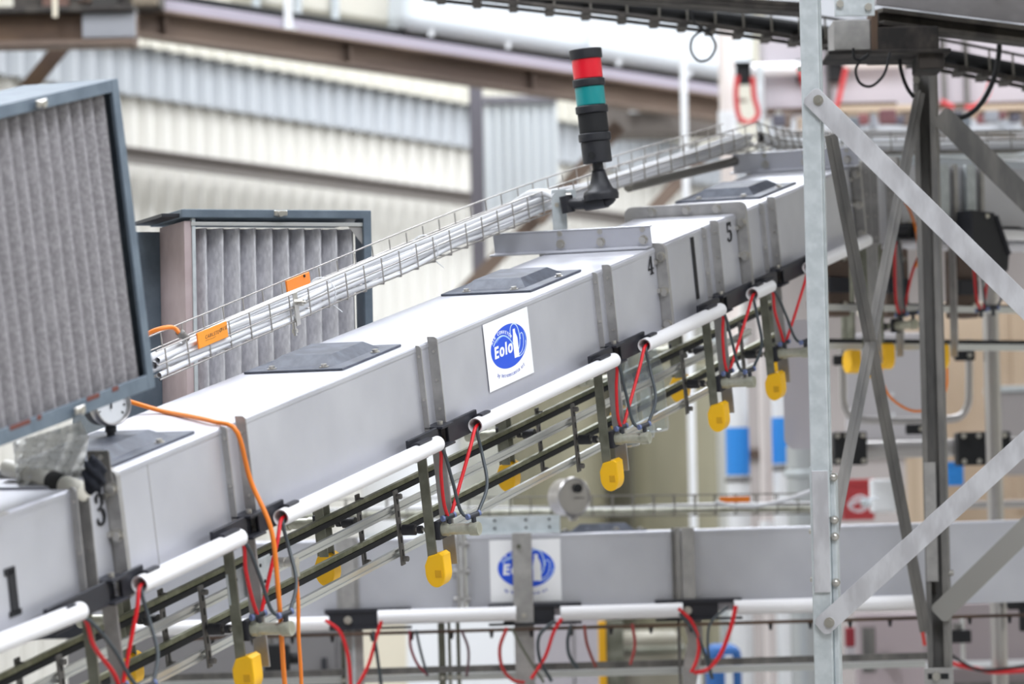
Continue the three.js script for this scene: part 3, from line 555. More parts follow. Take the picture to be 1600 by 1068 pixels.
{
  const F2 = level(at(290, 336, 8.05), 20), h = 0.5, w = 0.405, dp = 0.2;
  const o = thing('filter_unit', 'filter unit with lighter pleats and a dusty pink side panel beyond the duct', 'filter', F2, [0, -h, 0]);
  part(o, 'cassette_side', bx(-0.004, 0.012, 0, h - 0.012, -dp, 0.001, 0.001), M.pink, 'dusty pink side panel'); part(o, 'cassette_edge', bx(0.012, 0.02, 0, h - 0.006, -0.01, 0.004, 0.001), M.galv);
  part(o, 'pleated_fabric', pleats(w - 0.046, h - 0.03, 10, 0.075, -0.095, 0.1).translate(0.02, 0.005, 0.0), M.mediaLight, 'grey white pleated filter fabric', true);
  part(o, 'lid', [bx(-0.012, w, h - 0.006, h + 0.012, -dp - 0.05, 0.012, 0.002)], M.bluePaint);
  part(o, 'lid_lining', bx(-0.05, 0.0, h - 0.004, h + 0.004, -dp - 0.04, -0.004, 0.001), M.blackMetal);
  part(o, 'frame_bar', bx(0.01, w - 0.012, h - 0.022, h - 0.014, -0.004, 0.006, 0.001), M.alum); part(o, 'frame_bar', bx(w - 0.018, w, 0, h, -0.05, 0.012, 0.002), M.bluePaint);
  part(o, 'gusset', ext([[w - 0.018, h - 0.02], [w - 0.05, h - 0.02], [w - 0.018, h - 0.06]], 0.002), M.plate);
  part(o, 'wing_screw', [rod(V(0.2, h + 0.002, 0.012), V(0.2, h + 0.002, 0.03), 0.006), bx(0.186, 0.216, h - 0.002, h + 0.01, 0.02, 0.026, 0.003)], M.bolt);
  part(o, 'case', bx(-0.13, w - 0.002, 0, h - 0.02, -0.5, -dp - 0.002, 0.002), M.bluePaint); part(o, 'back_plate', bx(0.012, w - 0.018, 0, h - 0.02, -0.12, -0.11), M.blackMetal);
  const arm = thing('filter_bracket', 'blue-grey steel arm carrying the unit with pink side panel off the duct', 'bracket', F2, [0, -h, 0]);
  const e0 = F2.l(FM.p(-0.35, -0.12, -DW)).add(V(0, h, 0)), e1 = F2.l(FM.p(0.1, -0.12, -DW)).add(V(0, h, 0)); part(arm, 'shelf', bx(-0.13, w, -0.02, 0, -0.5, 0.0, 0.002), M.bluePaint); for (const [e, x] of [[e0, 0.03], [e1, w - 0.06]]) part(arm, 'strut', rod(V(x, -0.02, -0.1), e, 0.014), M.bluePaint);
}
// plastic bag, pipe stub and black cloth tucked under the filter
{
  const c = at(35, 715, 6.1), d = 6.12, rel = (x, y, dd = d) => at(x, y, dd).sub(c);
  const o = one('plastic_bag', 'crumpled clear plastic bag tucked under the big filter box', 'plastic bag', level(c), [0, 0, 0], (() => {
    const rows = [[[20, 690], [55, 680], [95, 668], [126, 657]], [[22, 715], [58, 704], [98, 692], [139, 682]], [[24, 735], [60, 724], [100, 716], [136, 702]], [[26, 752], [62, 742], [98, 742], [130, 726]], [[28, 765], [64, 752], [97, 752], [124, 747]]];
    const pos = [], idx = [], N = 24; const lerp = (a, b, t) => a + (b - a) * t;
    for (let j = 0; j <= N; j++) for (let i = 0; i <= N; i++) {
      const u = i / N * 3, v = j / N * 4, a = Math.min(2, Math.floor(u)), b = Math.min(3, Math.floor(v)), f = u - a, g = v - b;
      const x = lerp(lerp(rows[b][a][0], rows[b][a + 1][0], f), lerp(rows[b + 1][a][0], rows[b + 1][a + 1][0], f), g), y = lerp(lerp(rows[b][a][1], rows[b][a + 1][1], f), lerp(rows[b + 1][a][1], rows[b + 1][a + 1][1], f), g);
      const k = 0.012 * Math.sin(i * 0.9 + j * 0.35) + 0.008 * Math.sin(i * 0.5 - j * 1.3) + 0.004 * (rnd() - 0.5);
      const p = rel(x, y, d + 0.03 + k); pos.push(p.x, p.y, p.z); if (i < N && j < N) { const q = j * (N + 1) + i; idx.push(q, q + N + 1, q + 1, q + 1, q + N + 1, q + N + 2); }
    }
    const g = new THREE.BufferGeometry(); g.setAttribute('position', new THREE.Float32BufferAttribute(pos, 3)); g.setIndex(idx); g.computeVertexNormals(); return g;
  })(), M.film);
  const p = thing('pipe_stub', 'short off-white plastic pipe taped up below the plastic bag', 'pipe', level(c), [0, 0, 0]);
  part(p, 'pipe', rod(rel(10, 730, 6.2), rel(118, 762, 6.08), 0.0135, 20), std(0xdedbd2, 0.5)); part(p, 'socket', [rod(rel(100, 757, 6.09), rel(133, 768, 6.06), 0.0155, 20), rod(rel(130, 767, 6.063), rel(134, 768.5, 6.058), 0.011, 18)], std(0xe6e2d6, 0.5));
  part(p, 'tape', rod(rel(82, 751, 6.12), rel(102, 757.5, 6.088), 0.0162, 18), M.blackRubber);
  const cl = (() => { const g = new THREE.SphereGeometry(0.024, 22, 16), a = g.attributes.position; for (let i = 0; i < a.count; i++) { const v = V(a.getX(i), a.getY(i), a.getZ(i)), n = v.clone().normalize(); v.multiplyScalar(1 + 0.14 * Math.sin(n.x * 6 + n.y * 9) + 0.1 * Math.sin(n.z * 11 - n.y * 7)); a.setXYZ(i, v.x * 0.75, v.y * 1.15, v.z * 0.8); } g.computeVertexNormals(); return g; })();
  one('cloth', 'bunched black cloth beside the numeral 3', 'cloth', level(at(147, 742, 6.0)), [0, 0, 0], cl, M.cloth);
  const pl = thing('corner_plate', 'dark upright steel tab with two screws beside the black cloth', 'plate', FM, [-1.183, 0, 0]); part(pl, 'plate', along(rrect(-0.02, 0.02, -0.01, 0.042, [0, 0, 0.003, 0.003]), 0, 0.003), M.darkSteel); for (const y of [0.032, 0.012]) part(pl, 'screw', rod(V(-0.004, y, 0.006), V(0, y, 0.006), 0.004), M.bolt);
}
// orange cables running over the duct
one('cable', 'orange cable crossing the duct top and hanging down over the riveted joint', 'cable', FM, [0, 0, 0], hose([FM.p(-0.62, 0.03, -0.29), FM.p(-0.63, 0.006, -0.2), FM.p(-0.7, 0.006, -0.1), FM.p(-0.76, 0.006, -0.02), FM.p(-0.772, -0.004, 0.024), FM.p(-0.752, -0.1, 0.032), FM.p(-0.76, -0.18, 0.064), FM.p(-0.77, -0.28, 0.07), FM.p(-0.77, -0.48, 0.06), FM.p(-0.75, -0.75, 0.05)].map((p) => FM.l(p)), 0.0043, 90, 8), M.orange);
{
  const o = thing('proximity_sensor', 'perforated zinc plate with a chrome sensor and orange lead under the duct', 'sensor', FM, [-0.64, -0.275, 0]);
  part(o, 'plate', bx(-0.16, 0.0, -0.03, 0.024, -0.012, -0.009, 0.002), M.galv); for (const [x, y] of [[-0.15, 0.015], [-0.145, 0.0], [-0.15, -0.012], [-0.13, 0.008], [-0.135, -0.02], [-0.04, 0.012], [-0.03, -0.018]]) part(o, 'hole', rod(V(x, y, -0.009), V(x, y, -0.008), 0.0035, 10), M.blackRubber);
  part(o, 'sensor_body', [rod(V(0.01, 0.006, -0.01), V(0.01, 0.006, 0.014), 0.0085, 16), rod(V(0.01, 0.006, 0.014), V(0.01, 0.006, 0.018), 0.007, 16)], M.bolt); part(o, 'elbow', [rod(V(0.012, 0.006, 0.018), V(0.012, 0.006, 0.036), 0.0088, 16), rod(V(0.012, 0.004, 0.03), V(0.012, -0.02, 0.03), 0.0072, 14)], M.bolt);
  part(o, 'lead', hose([V(0.012, -0.02, 0.03), V(0.01, -0.06, 0.03), V(0.004, -0.12, 0.026), V(0.002, -0.2, 0.022), V(-0.01, -0.3, 0.015)], 0.0036, 24, 8), M.orange, 'orange cable');
}

// ---------------------------------------------------------------- the duct turning away beyond numeral 6
{
  const p0 = FM.p(2.53, 0, 0), p1 = at(1392, 256, 9.95), p2 = at(1760, 270, 10.35);
  const hor = (a, b) => { const d = b.clone().sub(a).setY(0).normalize(); return V(-d.z, 0, d.x); };
  const FE = new Frame(p0, p1.clone().sub(p0), hor(p0, p1).negate().multiplyScalar(-1)), FR = new Frame(p1, p2.clone().sub(p1), hor(p1, p2));
  const L1 = p1.distanceTo(p0), L2 = p2.distanceTo(p1);
  const e = thing('duct_section', 'short bent steel duct piece with riveted joint plates past numeral 6', 'duct', FE, [0, 0, 0]);
  ductBody(e, 0, L1, M.duct); for (const x of [0.1, 0.2, L1 - 0.08]) sidePlate(e, x, 0.02, 0.006, 4);
  const r = thing('duct_section', 'level steel duct run behind the dark post and crossed braces', 'duct', FR, [0, 0, 0]);
  ductBody(r, 0.02, L2, M.duct); boltedFlange(r, 0.002, 0.02);
  for (const px of [1478, 1530]) { const x = (px - 1392) * 10.05 / FOCAL; part(r, 'joint_plate', bx(x, x + 0.03, -DH, 0.004, 0, 0.018, 0.002), M.galv); part(r, 'joint_plate', bx(x + 0.05, x + 0.062, -DH, 0.004, 0, 0.012, 0.001), M.plate); }
  part(r, 'cover_strip', bx(0.02, L2, 0, 0.03, -0.1, -0.09), M.paleBlue);
  part(r, 'stencil_mark', bx(0.162, 0.172, -0.075, -0.025, 0.001, 0.0025), M.ink);
  for (const [x0, x1, l] of [[0.1, 0.18, 'beside the dark post'], [0.3, L2, 'past the black sensor housing']]) conduit(FR, x0, x1, `white conduit tube on the level duct run ${l}`);
  tubeBracket(FR, 0.02, -0.05, 0.13, 'black bracket holding a white tube at the duct bend');
  tubeBracket(FR, 0.26, -0.06, 0.14, 'long black bracket under the black sensor housing');
  frontHanger(FR, -0.02, 'steel hanger with yellow end cap at the duct bend beside crossed braces', undefined, -0.53); frontHanger(FR, 0.155, 'steel hanger with yellow end cap beside the dark post', undefined, -0.53); backHanger(FR, 0.04, 'steel hanger with yellow end cap behind the duct bend', undefined, -0.53); backHanger(FE, 0.16, 'steel hanger with yellow end cap behind the galvanised post', undefined, -0.53);
  frontHanger(FE, 0.12, 'steel hanger with yellow end cap past numeral 6', undefined, -0.53);
  airCylinder(FR, 0.0, -0.42, 0.012, 1, 'grey air cylinder at the duct bend'); 
  hosesAt(FR, 0.0, -0.03, 0.1, -0.425, 'at the duct bend');
  hosesAt(FR, 0.26, -0.04, 0.06, -0.41, 'beyond the dark post');
  for (const [y, z, m, l] of [[-0.36, -0.16, M.blackRubber, 'upper dark guide rail under the level duct run'], [-0.37, -0.08, M.alum, 'upper bright guide rail under the level duct run'], [-0.455, -0.16, M.blackRubber, 'lower dark guide rail under the level duct run'], [-0.47, -0.08, M.alum, 'lower bright guide rail under the level duct run']]) { const o = thing('guide_rail', l, 'rail', FR, [0, y, z]); part(o, 'profile', [bx(-0.16, L2, -0.008, 0.008, -0.004, 0.004, 0.001), bx(-0.16, L2, 0.004, 0.009, -0.006, 0.006, 0.001)], m); }
  for (const [x, l] of [[-0.1, 'behind the galvanised post'], [0.09, 'beside the dark post'], [0.32, 'past the black sensor housing']]) { const o = thing('carriage_block', `dull brown guide carriage under the level duct run ${l}`, 'carriage', FR, [x, -0.3, -0.13]); part(o, 'body', bx(-0.035, 0.035, -0.09, 0.09, -0.03, 0.03, 0.006), M.brown); part(o, 'clamp', bx(-0.045, 0.02, -0.03, 0.01, 0.03, 0.05, 0.004), M.blackMetal); for (const y of [-0.06, 0.06]) part(o, 'bolt', hex(V(0.01, y, 0.03), V(0.01, y, 0.04), 0.008), M.bolt); }
  const cb = thing('cream_box', 'cream switch box under the duct bend between the crossed braces', 'box', level(at(1354, 458, 10.6)), [0, 0, 0]); part(cb, 'body', bx(-0.022, 0.022, -0.058, 0.058, -0.06, 0, 0.004), M.beige); part(cb, 'cover', bx(0.006, 0.02, -0.05, 0.05, 0, 0.006, 0.002), M.white); part(cb, 'knob', rod(V(-0.012, -0.03, 0), V(-0.012, -0.03, 0.008), 0.006), M.ink);
  const s = thing('sensor_housing', 'black wedge shaped sensor housing on the level duct run', 'housing', FR, [0.19, -0.235, 0.03]);
  part(s, 'shell', ext([[0, 0.0], [0.11, -0.04], [0.115, 0.0], [0.07, 0.105], [0.0, 0.11]], 0.06, 0.003), M.black); part(s, 'edge', rod(V(0.075, 0.1, 0.066), V(0.115, 0.0, 0.066), 0.005), M.blackMetal); part(s, 'screw', rod(V(0.045, 0.098, 0.06), V(0.045, 0.098, 0.068), 0.006), M.bolt);
  one('cable', 'orange cable hanging down the bent duct piece', 'cable', FR, [0, 0, 0], hose([V(-0.03, -0.03, 0.02), V(-0.022, -0.06, 0.024), V(0.02, -0.1, 0.03), V(0.034, -0.16, 0.05), V(0.045, -0.24, 0.05), V(0.035, -0.27, 0.05)], 0.0035, 40, 8), M.orange);
  one('cable', 'orange cable looping down between two yellow end caps', 'cable', level(at(1378, 590, 9.7)), [0, 0, 0], hose([[1376, 572], [1380, 600], [1396, 625], [1430, 642], [1462, 632], [1478, 608], [1480, 575]].map(([x, y]) => at(x, y, 9.7).sub(at(1378, 590, 9.7))), 0.0034, 50, 8), M.orange);
}
// the second tray run beyond the crest, with dark wires
{
  const a = trayEnd, b = at(1262, 236, 10.1), c = at(1620, 232, 10.4);
  wireTray('grey wire cable tray running level past the crest behind the posts', [a, b, c], 0.1, 0.05, 0.075, 0.0018, M.wireDark, V(-0.2, 0, 1));
  const o = a.clone();
  for (const k of [0, 1, 2]) one('cable', 'pale cable lying in the level grey wire tray', 'cable', level(o), [0, 0, 0], hose([a, b, c].map((p, i) => p.clone().add(V(0, 0.012 + 0.01 * (k === 1), -0.02 - 0.025 * k)).sub(o)), 0.009, 50, 8), M.cable, 'pale cables in the level grey tray');
  one('pipe', 'grey pipe carrying the wire tray along its underside', 'pipe', level(T1), [0, 0, 0], rod(FM.p(1.95, 0.045, -0.36).sub(T1), trayEnd.clone().add(V(0, -0.03, -0.02)).sub(T1), 0.012), M.wireDark);
}

// ---------------------------------------------------------------- the steel support tower
const FP = new Frame(at(1279, 534, 8.2).setY(0), V(Math.cos(R(13.5)), 0, Math.sin(R(13.5))), V(-Math.sin(R(13.5)), 0, Math.cos(R(13.5))));
const FB = new Frame(at(1456, 534, 9.2).setY(0), FP.x, FP.z);
const hit = (fr, z, px, py) => { const d = ray(px, py), t = fr.p(0, 0, z).sub(camera.position).dot(fr.z) / d.dot(fr.z); return fr.l(camera.position.clone().addScaledVector(d, t)); };
{
  const post = thing('support_post', 'pale galvanised steel post with bolted cover plate', 'post', FP, [0, 0, 0]);
  const yS = hit(FP, 0.02, 1290, 735).y, yE = hit(FP, 0.02, 1290, 925).y;
  part(post, 'upper_tube', [bx(-0.021, 0.019, yS - 0.1, 3.45, -0.02, 0.02, 0.003), bx(0.0195, 0.0215, yS, 3.45, -0.012, 0.008)], M.galv);
  part(post, 'lower_sleeve', [bx(-0.024, 0.017, 0, yS + 0.01, -0.03, 0.018, 0.003), bx(0.017, 0.03, 0, yS - 0.005, -0.03, 0.006, 0.004)], M.galv);
  part(post, 'cover_plate', bx(-0.018, 0.016, yE, yS, 0.018, 0.024, 0.001), M.brace);
  for (const py of [745, 812, 838, 910]) { const y = hit(FP, 0.02, 1305, py).y; part(post, 'bolt', [new THREE.SphereGeometry(0.0075, 14, 10).scale(1, 1, 0.8).translate(0.026, y, 0.012), rod(V(0.026, y, 0.004), V(0.026, y, 0.01), 0.009)], M.bolt); }
  for (const py of [105, 830, 905]) { const y = hit(FP, 0.02, 1270, py).y; part(post, 'bolt', hex(V(-0.03, y, 0.0), V(-0.021, y, 0.0), 0.006), M.bolt); }
  const dark = thing('support_post', 'dark open steel channel post with cover plate', 'post', FB, [0, 0, 0]);
  const yA = hit(FB, 0.02, 1450, 722).y, yB = hit(FB, 0.02, 1450, 908).y, yT = hit(FB, 0.02, 1455, 108).y;
  part(dark, 'channel', [bx(-0.027, -0.024, 0, yT, -0.025, 0.02), bx(0.024, 0.027, 0, yT, -0.025, 0.02), bx(-0.027, 0.027, 0, yT, -0.028, -0.025), bx(-0.027, -0.014, 0, yT, 0.018, 0.021, 0.001), bx(0.012, 0.027, 0, yT, 0.018, 0.021, 0.001)], M.darkSteel);
  part(dark, 'cover_plate', bx(-0.024, 0.004, yB, yA, 0.021, 0.025, 0.001), M.plate);
  for (const py of [805, 895]) { const y = hit(FB, 0.02, 1480, py).y; part(dark, 'bolt', rod(V(0.027, y, 0.0), V(0.038, y, 0.0), 0.007), M.bolt); }
  part(dark, 'bolt', rod(V(-0.018, yT - 0.025, 0.021), V(-0.018, yT - 0.025, 0.027), 0.009), M.bolt);
  const yC = hit(FB, 0.03, 1458, 1056).y;
  const cl = thing('post_clamp', 'slotted steel clamp plate with a bolt on the dark channel post', 'clamp', FB, [0, yC, 0]); part(cl, 'plate', bx(-0.034, 0.034, -0.03, 0.02, 0.026, 0.034, 0.002), M.plate); part(cl, 'bolt', hex(V(-0.004, 0, 0.034), V(-0.004, 0, 0.045), 0.011), M.bolt); part(cl, 'slot', bx(-0.026, 0.024, -0.007, 0.007, 0.0335, 0.0346, 0.001), M.blackRubber);
  // flat braces on the front and back of the tower
  const flatBar = (label, fr, z, x0, y0, x1, y1, w, mat, end) => {
    const a = hit(fr, z, x0, y0), b = hit(fr, z, x1, y1), o = thing('brace', label, 'brace', fr, [a.x, a.y, z]), d = b.clone().sub(a), L = Math.hypot(d.x, d.y), an = Math.atan2(d.y, d.x);
    part(o, 'bar', ext(rrect(-0.02, L, -w / 2, w / 2, 0.012), 0.004, 0.0006).rotateZ(an), mat); if (end) part(o, 'bolt', [rod(V(0.006, 0, 0.004), V(0.006, 0, 0.008), 0.011, 18), hex(V(0.006, 0, 0.008), V(0.006, 0, 0.014), 0.0075)], M.bolt);
    if (end) part(o, 'far_bolt', hex(V(L - 0.02, 0, 0.004).applyAxisAngle(V(0, 0, 1), an), V(L - 0.02, 0, 0.012).applyAxisAngle(V(0, 0, 1), an), 0.008), M.bolt);
  };
  flatBar('pale flat steel brace falling from the bolted corner of the galvanised post', FP, 0.026, 1275, 157, 1690, 565, 0.044, M.brace, true);
  flatBar('pale flat steel brace rising from the foot bolt of the galvanised post', FP, 0.026, 1292, 972, 1690, 612, 0.042, M.brace, true);
  flatBar('dull grey flat brace falling from the top of the dark post', FB, 0.03, 1478, 188, 1690, 395, 0.052, M.darkSteel);
  flatBar('dull grey flat brace rising from the lower part of the dark post', FB, 0.03, 1474, 952, 1690, 742, 0.05, std(0x9a9894, 0.5, 0.4));
  const cross = (label, p, q, w) => { const c = p.clone(), d = q.clone().sub(p), n = V(0, 0, 1); one('brace', label, 'brace', level(c), [0, 0, 0], [bar(V(0, 0, 0), d, w, 0.004, n), bar(V(0, 0, -0.01), d.clone().add(V(0, 0, -0.01)), 0.004, 0.022, n)], M.darkSteel); };
  cross('narrow dark brace leaning from the dark post top towards the galvanised post', at(1437, 145, 9.14), at(1302, 830, 8.24), 0.026);
  cross('narrow dark brace crossing from the galvanised post down to the dark post foot', at(1298, 210, 8.26), at(1446, 985, 9.14), 0.028);
  // head of the tower
  const hd = thing('tower_head', 'rusty dark steel head beam and box on top of the tower', 'beam', level(at(1420, 50, 8.9)), [0, 0, 0]), c0 = at(1420, 50, 8.9), rel = (x, y, d) => at(x, y, d).sub(c0), m = (v) => mm(v, 8.9);
  part(hd, 'box', bx(m(-55), m(42), m(-36), m(4), -0.2, 0.06, 0.004), M.soot); part(hd, 'lower_box', bx(m(10), m(50), m(-62), m(-34), -0.1, 0.05, 0.004), M.soot);
  part(hd, 'grey_box', bx(m(-120), m(-62), m(-30), m(18), -0.12, 0.04, 0.003), M.plate); part(hd, 'flange', bx(m(-130), m(60), m(-38), m(-32), -0.15, 0.07, 0.002), M.soot); part(hd, 'rust_post', bx(m(-62), m(-52), m(-36), m(30), -0.05, 0.06, 0.002), M.brownDark);
  const gp = thing('gusset_plate', 'pale galvanised gusset plate with two bolts at the post top', 'plate', level(at(1335, 10, 8.6)), [0, 0, 0]); part(gp, 'plate', bx(-0.045, 0.045, -0.022, 0.12, -0.004, 0.004, 0.002), M.galv); for (const [x, y] of [[-0.033, 0.005], [0.03, -0.003], [0.03, 0.09]]) part(gp, 'bolt', hex(V(x, y, 0.004), V(x, y, 0.014), 0.009), M.bolt);
  const ib = (n, l, a, b, h, w, mat) => one(n, l, 'beam', level(a), [0, 0, 0], [bar(V(0, 0, 0), b.clone().sub(a), h, 0.012, V(0, 0, 1)), bar(V(0, h / 2, 0.0), b.clone().sub(a).add(V(0, h / 2, 0)), 0.012, w, V(0, 0, 1)), bar(V(0, -h / 2, 0.0), b.clone().sub(a).add(V(0, -h / 2, 0)), 0.012, w, V(0, 0, 1))], mat);
  ib('head_beam', 'dark steel beam leaving the tower head under the pale panel', at(1370, 28, 8.95), at(1720, 72, 9.1), 0.03, 0.08, M.sooty);
  ib('head_beam', 'dark steel beam over the tall black cable run beside the post', at(640, -26, 9.6), at(1262, 16, 9.3), 0.012, 0.1, M.sooty);
  const pp = thing('side_panel', 'pale scuffed panel above the head beam of the tower', 'panel', level(at(1370, 8, 9.0)), [0, 0, 0]), a0 = at(1370, 8, 9.0), b0 = at(1720, 52, 9.15).sub(a0); part(pp, 'sheet', bar(V(0, 0.05, 0), b0.clone().add(V(0, 0.05, 0)), 0.1, 0.01, V(0, 0, 1)), std(0xffffff, 0.5, 0.1, { map: noiseTex(0xb4b1b6, 0xc8c5ca, { s: 31, cells: [6, 6], metres: [0.4, 0.3], contrast: 1.3 }) })); for (const x of [0.29, 0.4]) part(pp, 'rivet', rod(V(x, 0.05, 0.004), V(x, 0.05, 0.012), 0.008), M.plate);
}
{ // the walkway that the tower carries above the duct bend
  const w = thing('walkway_deck', 'steel walkway deck carried by the tower above the duct bend', 'walkway', FP, [0, 3.45, 0]);
  part(w, 'deck', bx(-0.25, 3.6, 0, 0.03, -4.2, 0.05, 0.003), M.plate); part(w, 'edge_beam', bx(-0.25, 3.6, -0.06, 0, 0.0, 0.05, 0.003), M.galv); part(w, 'edge_beam', bx(-0.25, -0.2, -0.06, 0, -4.2, 0.0, 0.003), M.galv); part(w, 'edge_beam', bx(-0.25, 3.6, -0.06, 0, -4.2, -4.15, 0.003), M.galv);
  for (const [x, z] of [[3.5, 0], [3.5, -4.1], [1.9, 0]]) part(w, 'leg', bx(x - 0.03, x + 0.03, -3.45, 0, z - 0.03, z + 0.03, 0.003), M.galv);
}
// dark ladder tray with black cables crossing above
{
  const pts = [at(660, -18, 9.9), at(1000, 20, 9.9), at(1262, 55, 9.9), at(1480, 96, 9.9), at(1700, 140, 9.9)], o = pts[0].clone();
  const t = thing('ladder_tray', 'dark dusty ladder cable tray crossing above the signal tower', 'cable tray', level(o), [0, 0, 0]);
  for (const [y, z] of [[-0.018, 0.06], [-0.018, -0.06]]) part(t, 'side_rail', hose(pts.map((p) => p.clone().sub(o).add(V(0, y, z))), 0.006, 60, 6), M.sooty);
  for (let i = 0; i < pts.length - 1; i++) for (let k = 0; k < 6; k++) { const p = pts[i].clone().lerp(pts[i + 1], (k + 0.5) / 6).sub(o); part(t, 'rung', bx(-0.012, 0.012, -0.028, -0.012, -0.07, 0.07, 0.002).translate(p.x, p.y, p.z), M.sooty); part(t, 'hoop', [rod(p.clone().add(V(0.012, -0.02, 0.062)), p.clone().add(V(0.01, 0.045, 0.062)), 0.003, 6)], M.wireDark); }
  part(t, 'top_wire', hose(pts.map((p) => p.clone().sub(o).add(V(0, 0.045, 0.062))), 0.004, 60, 6), M.sooty);
  for (const [y, z, r] of [[0.008, 0.04, 0.014], [0.004, 0.01, 0.012], [0.02, -0.02, 0.015], [-0.002, -0.04, 0.01]]) one('cable', 'thick black cable lying in the dark ladder tray', 'cable', level(o), [0, 0, 0], hose(pts.map((p) => p.clone().sub(o).add(V(0, y, z))), r, 70, 8), M.blackRubber, 'black cables in the ladder tray');
  const loop = (label, d, p, r) => { const c = at(...p[0], d); one('cable', label, 'cable', level(c), [0, 0, 0], hose(p.map(([x, y]) => at(x, y, d).sub(c)), r, 60, 8), M.blackRubber); };
  loop('thin black cable loop dangling from the ladder tray beside the signal tower', 9.8, [[1077, 10], [1085, 35], [1108, 52], [1118, 72], [1108, 92], [1092, 95], [1080, 80], [1082, 60], [1096, 49], [1112, 46]], 0.0032);
  loop('thin black cable loop hanging under the tower head', 8.8, [[1333, 75], [1336, 92], [1350, 92], [1358, 84], [1344, 95], [1337, 110], [1344, 130], [1360, 135], [1380, 118], [1391, 82]], 0.0032);
  loop('black cable dropping from the tower head to the dark post', 8.95, [[1405, 80], [1408, 110], [1418, 138], [1428, 152]], 0.0045);
  loop('thick black cable curving down from the head beam behind the dark post', 9.4, [[1562, 55], [1560, 90], [1550, 130], [1530, 165], [1505, 183], [1480, 182]], 0.0065);
}

